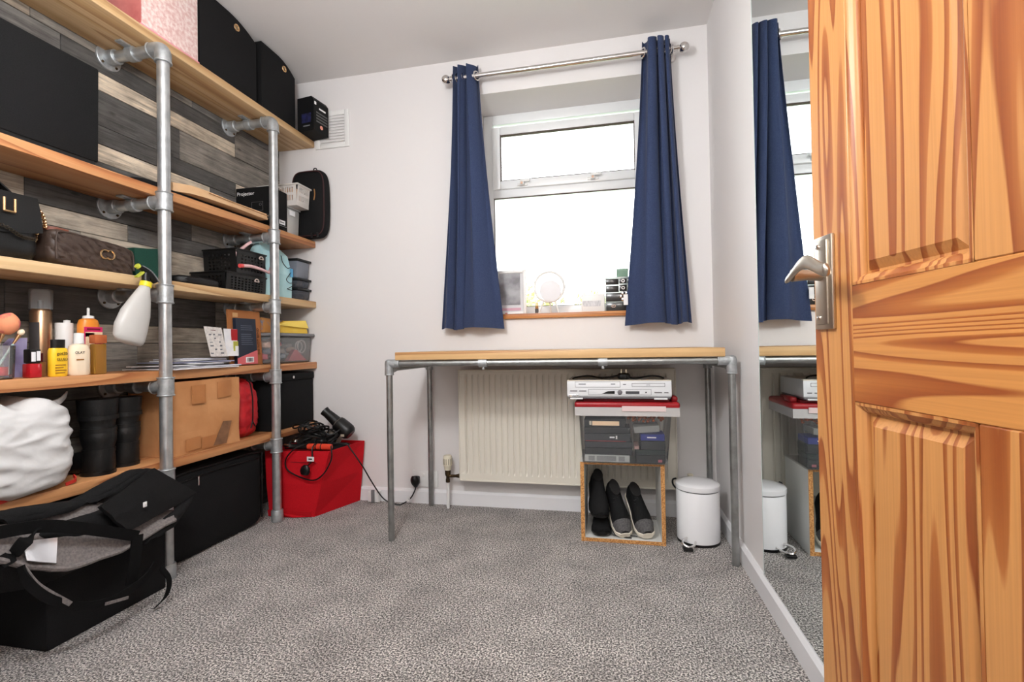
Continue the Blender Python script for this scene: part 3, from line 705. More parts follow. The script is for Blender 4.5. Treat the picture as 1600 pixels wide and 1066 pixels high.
bs_ = thing('black_cloth', 'black cloth bundle behind the padded envelope on the second shelf', 'cloth', (-1.82, 1.8, T2+.02))
G().blob((-1.828, 1.78, T2+.055), (.028, .27, .035), 3, 4, amp=.008, freq=(20, 9, 20), flat=-.036).obj('cloth_body', BLACKF, bs_)
pb = thing('projector_box', 'black projector carton standing on the second shelf behind the pipe', 'carton', (-1.75, 2.14, T2))
G().box(-1.858, -1.662, 2.082, 2.214, T2, 1.656, .002, 1).obj('carton_body', BLACKM, pb, smooth=False)
text('carton_title', 'Projector', .026, (-1.80, 2.0815, 1.625), YFACE, WHITEP, pb)
g = G(); frame_rect(g, -1.765, -1.70, 1.535, 1.58, .0015, 2.0808, 2.0815, 0); g.torus((-1.715, 2.0812, 1.566), .006, .0008, 'Y'); g.obj('outline_drawing', MATS['dim_print'], pb, smooth=False)
G().box(-1.6618, -1.6612, 2.150, 2.196, 1.483, 1.505).obj('white_label', PAPER, pb, smooth=False)
print_bar('label_print', .03, .006, (-1.6612, 2.173, 1.494), XFACE, GREYPRINT, pb)
G().box(-1.6618, -1.6613, 2.14, 2.208, 1.474, 1.477).obj('print_line', MATS['grey_print'], pb, smooth=False)
ct = thing('plastic_container', 'translucent tall tub under the white slotted basket', 'container', (-1.74, 2.27, T2))
G().box(-1.845, -1.665, 2.222, 2.322, T2, T2+.142, .008, 2, taper=(.94, .94)).obj('tub_body', FROST, ct)
G().box(-1.85, -1.66, 2.218, 2.326, T2+.143, T2+.151, .003).obj('tub_lid', FROST, ct)
G().box(-1.6625, -1.6615, 2.232, 2.278, T2+.105, T2+.132).obj('paper_label', PAPER, ct, smooth=False)
G().blob((-1.74, 2.272, T2+.06), (.06, .036, .045), 2.5, 3, amp=.008, freq=(30, 30, 30)).obj('contents', mat('pale_gold_cloth', (226, 204, 160), .8, col2=(236, 232, 226), ns=30), ct)
bk = thing('plastic_basket', 'small white slotted plastic basket on top of the translucent tub', 'basket', (-1.72, 2.27, T2+.152))
z0, z1 = T2+.152, T2+.262
def slots(i, j, nu): return i % 2 == 1 and 2 < i < nu-3 and j in (2, 3, 5, 6)
by0, by1, bx0_, bx1_ = 2.215, 2.331, -1.845, -1.60
g = G()
g.grille((bx1_-.012, by0+.008, z0), (0, by1-by0-.016, 0), (.010, 0, z1-z0), 19, 8, lambda i, j: slots(i, j, 19), .002)
g.grille((bx0_+.012, by0+.008, z0), (bx1_-bx0_-.024, 0, 0), (0, -.006, z1-z0), 33, 8, lambda i, j: slots(i, j, 33), .002)
g.grille((bx0_+.012, by1-.008, z0), (bx1_-bx0_-.024, 0, 0), (0, .004, z1-z0), 33, 8, lambda i, j: slots(i, j, 33), .002)
g.box(bx0_+.012, bx1_-.012, by0+.008, by1-.008, z0, z0+.002).box(bx0_+.010, bx0_+.014, by0+.006, by1-.006, z0, z1)
g.obj('basket_wall', clear('milky_plastic', (236, 230, 224), .75, .25), bk)
g = G(); 
for a_, b_ in (((bx0_, by0), (bx1_, by0)), ((bx1_, by0), (bx1_, by1)), ((bx1_, by1), (bx0_, by1)), ((bx0_, by1), (bx0_, by0))): g.tube([(a_[0], a_[1], z1), (b_[0], b_[1], z1)], .005, 8)
g.obj('basket_rim', MATS['milky_plastic'], bk)
G().blob((-1.70, 2.272, z0+.055), (.075, .035, .05), 2.5, 3, amp=.010, freq=(22, 22, 22)).obj('contents', mat('peach_cloth', (228, 178, 138), .8, col2=(210, 196, 186), ns=16), bk)
cs = thing('camera_case', 'black soft zip case standing on end against the white wall, second shelf', 'case', (-1.62, 2.38, T2))
def casef(q, d):
    q.y *= (1-.25*abs(q.z)/.19); return q
G().blob((-1.632, 2.376, T2+.196), (.105, .038, .19), 5, 4, fn=casef).obj('case_body', BLACKF, cs)
g = G(); ring = [Vector((-1.632+.0985*c_, 2.347, T2+.196+.179*s_)) for c_, s_ in [((abs(math.cos(a))**(.42))*math.copysign(1, math.cos(a)), (abs(math.sin(a))**(.42))*math.copysign(1, math.sin(a))) for a in [2*math.pi*k/60+.01 for k in range(61)]]]
g.tube(ring, .0028, 6); g.obj('zip', mat('dark_red_zip', (66, 30, 32), .5), cs)
G().torus((-1.60, 2.37, T2+.388), .010, .003, 'Y', a0=0, a1=180).obj('carry_loop', BLACKP, cs)
for x in (-1.605, -1.57): G().box(x-.006, x+.006, 2.336, 2.342, T2+.006, T2+.03, .002).obj('zip_pull', BLACKP, cs)
G().ribbon([(-1.585, 2.337, T2+.27), (-1.58, 2.334, T2+.24), (-1.588, 2.337, T2+.21)], (1, 0, 0), .006, .002).obj('pull_cord', mat('tan_cord', (150, 106, 60), .7), cs)

# ---- third shelf
hb_ = thing('handbag', 'black leather handbag with chain strap and pale metal clasp', 'handbag', (-1.74, 1.0, T3))
def hbf(q, d):
    q.y *= 1-.06*(q.z/.1); q.x *= 1-.25*max(0, q.z/.1); return q
G().blob((-1.755, .972, T3+.0985), (.085, .138, .097), 7, 4, fn=hbf).obj('bag_body', BLACKL, hb_)
def flapf(u, v): return Vector((-1.667-.02*(1-v)+.003*math.sin(v*3.1), .86+.25*u, T3+.195-.105*v-.018*math.sin(math.pi*u)*v))
fl_ = G().sheet(flapf, 16, 12, .004).obj('flap', BLACKL, hb_)
g = G(); cy_, cz_ = 1.028, 1.255
for a_, b_ in (((cy_-.0125, cz_+.02), (cy_-.0125, cz_-.018)), ((cy_-.0125, cz_-.018), (cy_+.0125, cz_-.018)), ((cy_+.0125, cz_-.018), (cy_+.0125, cz_+.02))): g.tube([(-1.662, *a_), (-1.662, *b_)], .0035, 8)
g.obj('clasp', GOLD, fl_)
g = G()
P = spline([Vector((-1.656, .87, 1.21)), Vector((-1.655, 1.0, 1.195)), Vector((-1.656, 1.05, 1.172)), Vector((-1.657, 1.085, 1.17))], 12)
for i, q in enumerate(P): g.torus(q, .0045, .0013, 'X' if i % 2 else 'Z', 8, 5)
g.obj('chain_strap', mat('dark_chain', (86, 80, 72), .35, .9), hb_)
G().ribbon([(-1.72, .88, T3+.18), (-1.72, .92, T3+.235), (-1.72, 1.0, T3+.238), (-1.72, 1.06, T3+.20), (-1.72, 1.07, T3+.17)], (1, 0, 0), .03, .004).obj('top_handle', BLACKL, hb_)
g = G(); P = spline([Vector((-1.70, 1.105, T3+.185)), Vector((-1.685, 1.123, T3+.15)), Vector((-1.68, 1.127, T3+.115))], 8)
for i, q in enumerate(P): g.torus(q, .005, .0016, 'X' if i % 2 else 'Y', 8, 5)
g.obj('side_chain', GOLD, hb_)
qb = thing('handbag', 'brown quilted leather camera bag with gold interlocked emblem', 'handbag', (-1.72, 1.26, T3))
QL = mat('brown_quilted_leather', (70, 56, 48), .5, col2=(60, 46, 40), ns=60, bump=.25, bs=220, bd=.001)
def qbf(q, d):
    if q.x > 0:
        a1 = (q.y+q.z*.9)/.034; a2 = (q.y-q.z*1.5)/.05
        k = min(abs(a1-round(a1)), 1)*2
        k2 = min(abs(a2-round(a2)), 1)*2
        q.x += (min(k, .45)-.45)*.016*(1 if q.x > .03 else 0)+(min(k2, .3)-.3)*.008*(1 if q.x > .03 else 0)
    q.z -= .010*(q.y/.13)
    return q
G().blob((-1.715, 1.265, T3+.055), (.055, .133, .056), 6, 5, fn=qbf, flat=-.055).obj('bag_body', QL, qb)
G().tube([(-1.662, 1.145, T3+.02), (-1.662, 1.144, T3+.09), (-1.665, 1.165, T3+.108), (-1.668, 1.27, T3+.103), (-1.668, 1.36, T3+.092), (-1.666, 1.385, T3+.08), (-1.666, 1.39, T3+.02)], .0028, 8, smooth=6).obj('piping', QL, qb)
G().ribbon([(-1.76, 1.13, T3+.075), (-1.725, 1.128, T3+.115), (-1.69, 1.15, T3+.116), (-1.68, 1.19, T3+.113)], (0, 0.4, 1), .014, .004).obj('leather_strap', mat('tan_brown_leather', (112, 58, 38), .5), qb)
g = G(); 
for i in range(9):
    q = Vector((-1.70-.003*i*.5, 1.120-.001*i, T3+.105-.009*i)); g.torus(q, .005, .0017, 'X' if i % 2 else 'Y', 8, 5)
g.obj('chain_strap', GOLD, qb)
ey, ez = 1.293, T3+.060
g = G().torus((-1.6575, ey-.0075, ez), .0145, .0028, 'X', 20, 6, 45, 315).torus((-1.6565, ey+.0075, ez), .0145, .0028, 'X', 20, 6, -135, 135); g.obj('emblem', GOLD, qb)
gp = thing('green_pouch', 'dark green folded pouch on the third shelf behind the pipe upright', 'pouch', (-1.74, 1.5, T3))
GREEN = mat('bottle_green_fabric', (8, 66, 52), .7, col2=(6, 56, 44), ns=200)
G().prism([(-1.70, 1.425, T3), (-1.70, 1.42, T3+.112), (-1.70, 1.47, T3+.118), (-1.70, 1.565, T3+.135), (-1.70, 1.535, T3+.06), (-1.70, 1.53, T3)], (-.09, 0, 0)).obj('pouch_body', GREEN, gp, smooth=False)
sp = thing('spray_bottle', 'translucent white trigger spray bottle hanging from the shelf edge', 'spray bottle', (-1.595, 1.34, .865))
def ringq(px, py_, hw, ht, X=-1.594):
    q = pix(px, py_, 0, X); return q, hw, ht
SPR = [ringq(203.5, 538, .020, .012), ringq(203, 537, .036, .020), ringq(202, 534, .046, .025), ringq(202, 528, .053, .0275), ringq(205, 512, .056, .028), ringq(212, 490, .050, .027), ringq(219, 470, .035, .023), ringq(225, 452, .019, .017), ringq(227, 447, .0155, .0155)]
rings = []
axis = (SPR[-1][0]-SPR[0][0]).normalized(); side = Vector((0, axis.z, -axis.y))
for q, hw, ht in SPR: rings.append([q+side*hw*math.cos(2*math.pi*k/24)*1.0+Vector((1, 0, 0))*ht*math.sin(2*math.pi*k/24) for k in range(24)])
G().loft(rings).obj('bottle_body', mat('milky_white_plastic', (226, 224, 220), .35, trans=.35), sp)
q0 = SPR[-1][0]
G().tube([q0-axis*.004, q0+axis*.014], .0185, 20).obj('yellow_collar', mat('yellow_plastic', (226, 210, 40), .4), sp)
h0 = q0+axis*.012
G().tube([h0, h0+Vector((0, -.002, .016)), h0+Vector((0, .0, .034))], lambda q: .013-.003*q, 14).tube([h0+Vector((0, -.028, .052)), h0+Vector((0, -.008, .046)), h0+Vector((0, .020, .022)), h0+Vector((0, .034, .006))], lambda q: .0085+.003*math.sin(q*3), 12, smooth=4).obj('spray_head', BLACKP, sp)
G().tube([h0+Vector((0, -.033, .056)), h0+Vector((0, -.026, .051))], .0095, 12).ribbon([h0+Vector((0, -.012, .036)), h0+Vector((0, -.022, .026)), h0+Vector((0, -.036, .016))], (1, 0, 0), .014, .006).obj('trigger', mat('lime_plastic', (190, 196, 70), .4), sp)
G().ribbon([h0+Vector((.006, -.02, .056)), h0+Vector((.008, .012, .040)), h0+Vector((.008, .040, .008))], (1, 0, 0), .010, .003).obj('head_cover', mat('grey_plastic', (128, 128, 130), .5), sp)

def basket(label, x0, x1, y0, y1, z0, z1, holes):
    t_ = thing('storage_basket', label, 'basket', ((x0+x1)/2, (y0+y1)/2, z0), group='black perforated baskets')
    g = G(); nu, nv = 40, 14
    def hole(i, j, nu):
        k = i % 4; return 2 <= j <= nv-4 and 3 < i < nu-4 and ((j+(i//4)*0) % 2 == 0) and k in (1, 2)
    nX = max(12, int((y1-y0)/.0055)); nY = max(12, int((x1-x0)/.0055))
    f_ = .006
    g.grille((x1-f_, y0+f_, z0), (0, y1-y0-2*f_, 0), (f_, 0, z1-z0), nX, nv, lambda i, j: hole(i, j, nX), .002)
    g.grille((x0+f_, y0+f_, z0), (x1-x0-2*f_, 0, 0), (0, -f_, z1-z0), nY, nv, lambda i, j: hole(i, j, nY), .002)
    g.grille((x0+f_, y0+f_, z0), (0, y1-y0-2*f_, 0), (-f_, 0, z1-z0), nX, nv, lambda i, j: hole(i, j, nX), .002)
    g.grille((x0+f_, y1-f_, z0), (x1-x0-2*f_, 0, 0), (0, f_, z1-z0), nY, nv, lambda i, j: hole(i, j, nY), .002)
    g.box(x0+f_, x1-f_, y0+f_, y1-f_, z0, z0+.002)
    g.obj('basket_wall', BLACKP, t_, smooth=False)
    g = G(); 
    for a_, b_ in (((x0, y0), (x1, y0)), ((x1, y0), (x1, y1)), ((x1, y1), (x0, y1)), ((x0, y1), (x0, y0))): g.tube([(a_[0], a_[1], z1), (b_[0], b_[1], z1)], .004, 8)
    g.obj('basket_rim', BLACKP, t_)
    G().torus((x1+.001, (y0+y1)/2+.06, z1-.024), .013, .0028, 'X', 16, 6, 0, 180).tube([(x1+.001, (y0+y1)/2+.047, z1-.024), (x1+.001, (y0+y1)/2+.073, z1-.024)], .0024, 6).obj('handle_hole_rim', mat('pale_handle_rim', (206, 190, 182), .5), t_)
    return t_
basket('black perforated plastic basket standing on the third shelf board', -1.85, -1.662, 1.80, 2.055, T3, T3+.082, 0)
bu = basket('black perforated plastic basket stacked on another basket, holding pink handled tools', -1.845, -1.662, 1.862, 2.055, T3+.088, T3+.195, 0)
G().blob((-1.75, 1.955, T3+.135), (.07, .08, .038), 3, 3, amp=.01, freq=(20, 20, 20)).obj('contents', mat('dark_contents', (40, 38, 42), .7, col2=(84, 78, 78), ns=40), bu)
bc = thing('black_pouch', 'flat black pouch lying on the third shelf before the baskets', 'pouch', (-1.74, 1.7, T3))
G().blob((-1.745, 1.69, T3+.02), (.075, .105, .02), 4, 4, amp=.004, freq=(14, 14, 14), flat=-.02).obj('pouch_body', BLACKL, bc)
PINKP = mat('pale_pink_plastic', (228, 186, 188), .4)
ph = thing('hair_tool', 'pale pink handled tool with a red end hooked over the lower black basket', 'hair tool', (-1.645, 1.97, 1.2))
def pq(px, py_, X=-1.645): return pix(px, py_, 0, X)
G().tube([pq(377, 415.5), pq(390, 416), pq(405, 420), pq(420, 426)], lambda q: .0085-.002*q, 14, smooth=5).obj('handle', PINKP, ph)
G().tube([pq(374.5, 415.3), pq(379, 415.5)], .0095, 14).obj('red_end', mat('coral_red_plastic', (226, 84, 84), .4), ph)
G().tube([pq(419, 426), pq(423, 424), pq(425, 418), pq(428, 415)], lambda q: .008+.003*math.sin(q*3.1), 14, smooth=4).obj('head', PINKP, ph)
ph2 = thing('hair_tool', 'pale pink handled tool sticking up out of the upper basket', 'hair tool', (-1.72, 1.95, T3+.19))
G().tube([(-1.735, 1.95, T3+.17), (-1.725, 1.955, T3+.205), (-1.71, 1.985, T3+.24), (-1.70, 2.0, T3+.256)], lambda q: .0085-.002*q, 12, smooth=5).obj('handle', PINKP, ph2)
G().blob((-1.738, 1.935, T3+.188), (.014, .02, .012), 2, 3).obj('head', PINKP, ph2)
gb = thing('gift_bag', 'pale blue paper gift bag with black line drawing on the third shelf', 'bag', (-1.74, 2.17, T3))
SKYB = mat('pale_blue_paper', (168, 216, 224), .6, col2=(190, 228, 232), ns=8, bump=.15, bs=25)
g = G().loft([[Vector(p_) for p_ in r_] for r_ in ([(-1.80, 2.075, T3), (-1.685, 2.075, T3), (-1.685, 2.272, T3), (-1.80, 2.272, T3)], [(-1.80, 2.073, T3+.12), (-1.678, 2.075, T3+.12), (-1.682, 2.275, T3+.13), (-1.80, 2.277, T3+.12)], [(-1.765, 2.072, T3+.24), (-1.70, 2.074, T3+.235), (-1.70, 2.262, T3+.23), (-1.765, 2.262, T3+.23)], [(-1.74, 2.075, T3+.278), (-1.725, 2.075, T3+.278), (-1.725, 2.215, T3+.272), (-1.74, 2.215, T3+.272)])])
g.obj('bag_body', SKYB, gb, smooth=False)
def lineart(pts, r=.0016): return [Vector((-1.672 if z < T3+.13 else -1.676-.10*(z-T3-.13)*1.6, y, z)) for y, z in pts]
g = G()
for L in ([(2.20, T3+.225), (2.205, T3+.19), (2.235, T3+.165), (2.258, T3+.17)], [(2.26, T3+.145), (2.235, T3+.125), (2.215, T3+.10), (2.24, T3+.085), (2.268, T3+.09)], [(2.268, T3+.075), (2.24, T3+.06), (2.222, T3+.052), (2.262, T3+.048)]): g.tube(lineart(L), .0019, 6, smooth=6)
g.obj('line_drawing', PRINT, gb)
g = G()
g.tube([(-1.733, 2.10, T3+.27), (-1.72, 2.12, T3+.285), (-1.715, 2.17, T3+.288), (-1.73, 2.19, T3+.27)], .002, 6, smooth=6).obj('handle_cord', PAPER, gb)
G().box(-1.679, -1.6765, 2.255, 2.276, T3+.12, T3+.165, .0005).obj('blue_patch', mat('mid_blue_print', (96, 170, 214), .6), gb, smooth=False)
def tub(label, z0, z1, body, content):
    t_ = thing('food_container', label, 'container', (-1.73, 2.35, z0), group='small lidded containers stacked at the shelf end')
    G().box(-1.80, -1.664, 2.292, 2.405, z0, z1-.012, .008, 2, taper=(.9, .9)).obj('container_body', body, t_)
    G().box(-1.805, -1.658, 2.287, 2.412, z1-.012, z1, .004).obj('container_lid', BLACKP, t_)
    if content: G().blob((-1.73, 2.349, z0+.024), (.05, .04, .018), 3, 3, amp=.004, freq=(40, 40, 40)).obj('contents', content, t_)
CT = mat('brown_bits', (110, 86, 60), .7, col2=(46, 38, 36), ns=60)
SMOKE = clear('smoky_plastic', (90, 94, 104), .55, .15)
tub('black lidded container at the bottom of the small stack', T3, T3+.068, SMOKE, mat('dark_contents', (40, 38, 42)))
tub('black lidded container in the middle of the small stack', T3+.0685, T3+.122, SMOKE, CT)
tub('taller grey container on top of the small stack', T3+.1225, T3+.228, clear('grey_plastic_clear', (150, 156, 168), .6, .2), None)

# ---- fourth shelf
cup = thing('brush_cup', 'clear glass tumbler with red base holding make-up brushes', 'cup', (-1.68, 1.01, T4))
G().lathe([(.001, 0), (.036, 0), (.040, .004), (.043, .095), (.041, .095), (.038, .012), (.001, .010)], (-1.685, 1.005, T4), 28, cap=False).obj('glass', CLEARG, cup)
G().lathe([(.001, .011), (.035, .011), (.036, .035), (.001, .035)], (-1.685, 1.005, T4), 24).obj('red_sand', mat('bright_red_beads', (206, 34, 40), .5, col2=(230, 60, 60), ns=120), cup)
def brush(label, a_, b_, hr, hl, hm, hdl):
    a_, b_ = Vector(a_), Vector(b_); dvec = (b_-a_).normalized()
    t_ = thing('makeup_brush', label, 'brush', a_)
    G().tube([a_, a_+(b_-a_)*.75], .0028, 8).obj('handle', hdl, t_)
    G().tube([a_+(b_-a_)*.7, b_], lambda q: .003+.002*q, 10).obj('ferrule', GOLD, t_)
    G().tube([b_, b_+dvec*hl*.35, b_+dvec*hl*.75, b_+dvec*hl], lambda q: max(.001, hr*math.sin(math.pi*(.14+.84*q))), 16, smooth=4).obj('bristles', hm, t_)
brush('big powder brush with pink and orange bristles in the tumbler', (-1.69, 1.0, T4+.04), (-1.675, 1.02, T4+.128), .027, .062, mat('orange_pink_bristle', (232, 150, 110), .8, col2=(196, 60, 96), ns=18, lo=.45, hi=.55), mat('pearl_handle', (232, 214, 206), .3))
brush('orange bristled brush leaning left in the tumbler', (-1.68, .99, T4+.04), (-1.69, .978, T4+.085), .026, .055, mat('rust_bristle', (196, 84, 52), .8, col2=(176, 64, 40), ns=60), MATS['pearl_handle'])
brush('slim brush with teal glitter handle in the tumbler', (-1.675, 1.01, T4+.04), (-1.66, 1.048, T4+.125), .008, .018, mat('cream_bristle', (240, 220, 190), .8), mat('teal_glitter', (150, 196, 190), .3, col2=(210, 230, 226), ns=200))
pu = thing('purple_pouch', 'small lilac sachet standing behind the brush tumbler', 'pouch', (-1.78, 1.115, T4))
G().prism([(-1.765, 1.09, T4), (-1.765, 1.085, T4+.10), (-1.765, 1.10, T4+.118), (-1.765, 1.135, T4+.12), (-1.765, 1.128, T4)], (-.02, 0, 0)).obj('sachet', mat('lilac_film', (136, 128, 172), .4, col2=(160, 154, 190), ns=20), pu, smooth=False)
can = thing('spray_can', 'tall bronze hairspray can with clear cap', 'spray can', (-1.79, 1.18, T4))
G().lathe([(.001, 0), (.026, 0), (.027, .004), (.027, .205), (.022, .214), (.001, .214)], (-1.79, 1.187, T4), 28).obj('can_body', mat('bronze_metal', (186, 152, 120), .28, .9), can)
G().lathe([(.029, .213), (.030, .272), (.027, .276), (.001, .276)], (-1.79, 1.187, T4), 28, cap=False).obj('clear_cap', CLEARP, can)
G().lathe([(.001, .214), (.008, .214), (.008, .24), (.001, .242)], (-1.79, 1.187, T4), 14).obj('nozzle', BLACKP, can)
lb = [[Vector((-1.79+.0274*math.cos(R(a)), 1.187+.0274*math.sin(R(a)), z)) for a in range(-110, -39, 7)] for z in (T4+.03, T4+.17)]
g = G(); bb = g.bm; A = [[bb.verts.new(p_) for p_ in r_] for r_ in lb]
for k in range(len(A[0])-1): bb.faces.new((A[0][k], A[0][k+1], A[1][k+1], A[1][k]))
g.obj('dark_label', mat('dark_label_print', (62, 58, 58), .5), can)
nv = thing('nail_varnish', 'square red nail varnish bottle with black label card', 'bottle', (-1.66, 1.085, T4))
G().box(-1.682, -1.65, 1.067, 1.098, T4, T4+.042, .004).obj('glass_bottle', mat('red_glass', (176, 24, 34), .12, coat=.5), nv)
G().box(-1.68, -1.652, 1.069, 1.096, T4+.043, T4+.084, .003).obj('black_cap', BLACKP, nv)
G().box(-1.6518, -1.6512, 1.0715, 1.082, T4+.048, T4+.076).box(-1.6518, -1.6512, 1.0845, 1.094, T4+.05, T4+.078).obj('printed_label', PAPER, nv, smooth=False)
aj = thing('amber_jar', 'small amber glass jar with dark red lid between the bottles', 'jar', (-1.70, 1.118, T4))
G().box(-1.718, -1.686, 1.103, 1.133, T4, T4+.046, .005).obj('jar_glass', mat('amber_glass', (206, 150, 92), .1, trans=.6), aj)
G().lathe([(.001, .046), (.014, .046), (.014, .072), (.001, .073)], (-1.702, 1.118, T4), 18).obj('jar_lid', mat('maroon_plastic', (86, 20, 26), .35), aj)
gl = thing('hair_gel_bottle', 'yellow hair glue bottle with black cap', 'bottle', (-1.66, 1.147, T4))
YEL = mat('yellow_bottle_plastic', (250, 200, 44), .35)
G().lathe([(.001, 0), (.021, 0), (.024, .004), (.024, .080), (.021, .087), (.001, .088)], (-1.662, 1.146, T4), 28, sx=.62, e=2.6).obj('bottle_body', YEL, gl)
G().lathe([(.001, .087), (.0185, .087), (.019, .113), (.001, .1135)], (-1.662, 1.146, T4), 24, sx=.66).obj('black_cap', BLACKP, gl)
text('brand_print', 'got2b', .0135, (-1.6436, 1.146, T4+.070), XFACE, PRINT, gl, squash=.95)
text('name_print', 'GLUED', .0120, (-1.6436, 1.146, T4+.052), XFACE, PRINT, gl, squash=.78)
for k, l_ in enumerate((.028, .022, .03, .026)): G().box(-1.6468, -1.6462, 1.146-.017, 1.146-.017+l_, T4+.034-k*.008, T4+.0365-k*.008).obj('print_line', mat('brown_print', (150, 96, 30), .6), gl, smooth=False)
ol = thing('lotion_bottle', 'cream lotion bottle with white cap', 'bottle', (-1.66, 1.205, T4))
CREAM = mat('cream_lotion_plastic', (246, 226, 198), .35)
G().lathe([(.001, 0), (.026, 0), (.030, .005), (.030, .080), (.026, .094), (.015, .100), (.001, .100)], (-1.662, 1.205, T4), 30, sx=.6, e=2.4).obj('bottle_body', CREAM, ol)
G().lathe([(.001, .100), (.0135, .100), (.014, .103), (.013, .134), (.001, .1355)], (-1.662, 1.205, T4), 22).obj('white_cap', WHITEP, ol)
text('brand_print', 'OLAY', .011, (-1.6432, 1.195, T4+.072), XFACE, PRINT, ol)
print_bar('small_print', .022, .004, (-1.6437, 1.196, T4+.050), XFACE, mat('brown_print', (150, 96, 30)), ol)
wb_ = thing('white_bottle', 'plain white toiletry bottle with knob behind the yellow bottle', 'bottle', (-1.77, 1.24, T4))
G().lathe([(.001, 0), (.022, 0), (.0235, .004), (.0235, .168), (.0225, .171), (.001, .172)], (-1.775, 1.243, T4), 24).obj('bottle_body', WHITEP, wb_)
G().lathe([(.001, .171), (.009, .171), (.009, .180), (.001, .182)], (-1.772, 1.249, T4), 16).obj('knob', WHITEP, wb_)
hs = thing('hair_spray_bottle', 'orange hair mist bottle with bright pink label and nozzle', 'bottle', (-1.74, 1.28, T4))
ORN = mat('orange_plastic', (238, 146, 50), .35)
G().lathe([(.001, 0), (.028, 0), (.031, .005), (.031, .165), (.026, .182), (.017, .187), (.001, .187)], (-1.735, 1.288, T4), 28, sx=.7, e=2.4).obj('bottle_body', ORN, hs)
G().lathe([(.001, .187), (.016, .187), (.015, .196), (.004, .198), (.004, .222), (.001, .224)], (-1.735, 1.288, T4), 18).obj('nozzle', WHITEP, hs)
PNK = mat('magenta_label', (216, 40, 104), .45)
G().box(-1.7145, -1.7125, 1.259, 1.317, T4+.012, T4+.158, .0005).obj('label', PNK, hs, smooth=False)
G().box(-1.7125, -1.7119, 1.262, 1.316, T4+.125, T4+.141).box(-1.7125, -1.7119, 1.262, 1.290, T4+.090, T4+.138).obj('label_patch', mat('cream_label', (246, 214, 176), .5), hs, smooth=False)
print_bar('label_print', .042, .006, (-1.7124, 1.288, T4+.150), XFACE, mat('dark_red_print', (120, 20, 40), .6), hs)
pf = thing('perfume_bottle', 'amber glass perfume bottle with copper collar beside the lotion', 'bottle', (-1.655, 1.257, T4))
G().box(-1.672, -1.644, 1.243, 1.278, T4, T4+.100, .004).obj('amber_glass', mat('amber_perfume_glass', (190, 140, 60), .08, trans=.55), pf)
G().box(-1.673, -1.643, 1.242, 1.279, T4+.101, T4+.130, .004).obj('copper_cap', mat('copper_orange', (214, 120, 74), .25, .4), pf)
# papers
import itertools
lets = [(-1.735, 1.66, .235, .33, 3, 0), (-1.74, 1.69, .19, .34, -4, 1), (-1.745, 1.64, .18, .30, 8, 0), (-1.735, 1.72, .16, .23, 14, 0), (-1.75, 1.69, .17, .30, -6, 2), (-1.75, 1.70, .15, .24, 4, 0), (-1.755, 1.71, .14, .22, -3, 1)]
LETT = [PAPER, mat('pale_grey_paper', (206, 206, 216), .8), mat('blue_grey_print_paper', (150, 152, 176), .8)]
desc = ['lowest wide sheet of white paper in the letter pile', 'grey leaflet just above the lowest sheet of the letter pile', 'white letter low in the letter pile, turned askew', 'small white envelope in the middle of the letter pile', 'blue grey printed leaflet in the letter pile', 'white folded letter near the top of the letter pile', 'topmost grey leaflet of the letter pile']
for k, (x, y, wx, wy, an, mi) in enumerate(lets):
    z = T4+.001+k*.0060
    def pf_(u, v, x=x, y=y, wx=wx, wy=wy, an=an, z=z, k=k):
        lx, ly = (u-.5)*wx, (v-.5)*wy; c_, s_ = math.cos(R(an)), math.sin(R(an))
        return Vector((x+lx*c_-ly*s_, y+lx*s_+ly*c_, z+.0008*math.sin(v*5+k)+.0008*math.sin(u*4+2*k)))
    o = G().sheet(pf_, 8, 12, -.0040).obj('letter', LETT[mi], smooth=True); tag(o, desc[k], 'letter', 'letters piled on the fourth shelf')
# cards, book, mailer
def lean(t_, name, m_, y0, y1, z0, z1, xb, xt, th, **k):
    return G().prism([(xb, y0, z0), (xb, y1, z0), (xt, y1, z1), (xt, y0, z1)], (-th, 0, 0)).obj(name, m_, t_, smooth=False)
ZP = T4+.047
k1 = thing('card_packet', 'white blister card with hang slot leaning on the letter pile', 'packet', (-1.67, 1.74, ZP))
G().prism([(-1.655, 1.71, ZP), (-1.655, 1.80, ZP-.001), (-1.672, 1.783, ZP+.125), (-1.672, 1.692, ZP+.128)], (-.002, 0, 0)).obj('card', mat('speckled_card', (226, 220, 214), .6, col2=(200, 194, 190), ns=90), k1, smooth=False)
G().box(-1.6712, -1.670, 1.725, 1.75, ZP+.108, ZP+.114, .0004).obj('hang_slot', mat('dark_red_slot', (96, 20, 26), .6), k1, smooth=False)
g = G()
random.seed(3)
for r_ in range(6):
    for c_ in range(3):
        if random.random() < .75:
            yy = 1.712+c_*.025+random.uniform(-.002, .002); zz = ZP+.095-r_*.016; xx = -1.6545-.017*(zz-ZP)/.125
            g.box(xx, xx+.0006, yy, yy+random.uniform(.008, .018), zz-.004, zz+random.uniform(-.001, .003))
g.obj('card_print', GREYPRINT, k1, smooth=False)
k2 = thing('card_packet', 'white packet with red corner print beside the blister card', 'packet', (-1.68, 1.84, ZP))
lean(k2, 'packet', PAPER, 1.802, 1.872, ZP, ZP+.122, -1.665, -1.675, .004)
G().box(-1.6725, -1.670, 1.838, 1.873, ZP+.070, ZP+.121).obj('red_print', mat('crimson_print', (168, 16, 26), .5), k2, smooth=False)
G().box(-1.6685, -1.6668, 1.846, 1.873, ZP+.002, ZP+.066).obj('green_print', mat('olive_print', (178, 176, 70), .5), k2, smooth=False)
G().box(-1.6672, -1.6652, 1.856, 1.8735, ZP+.002, ZP+.045).obj('pale_print', PAPER, k2, smooth=False)
bo = thing('paperback_book', 'dark navy paperback with coral corner and barcode', 'book', (-1.69, 1.93, T4))
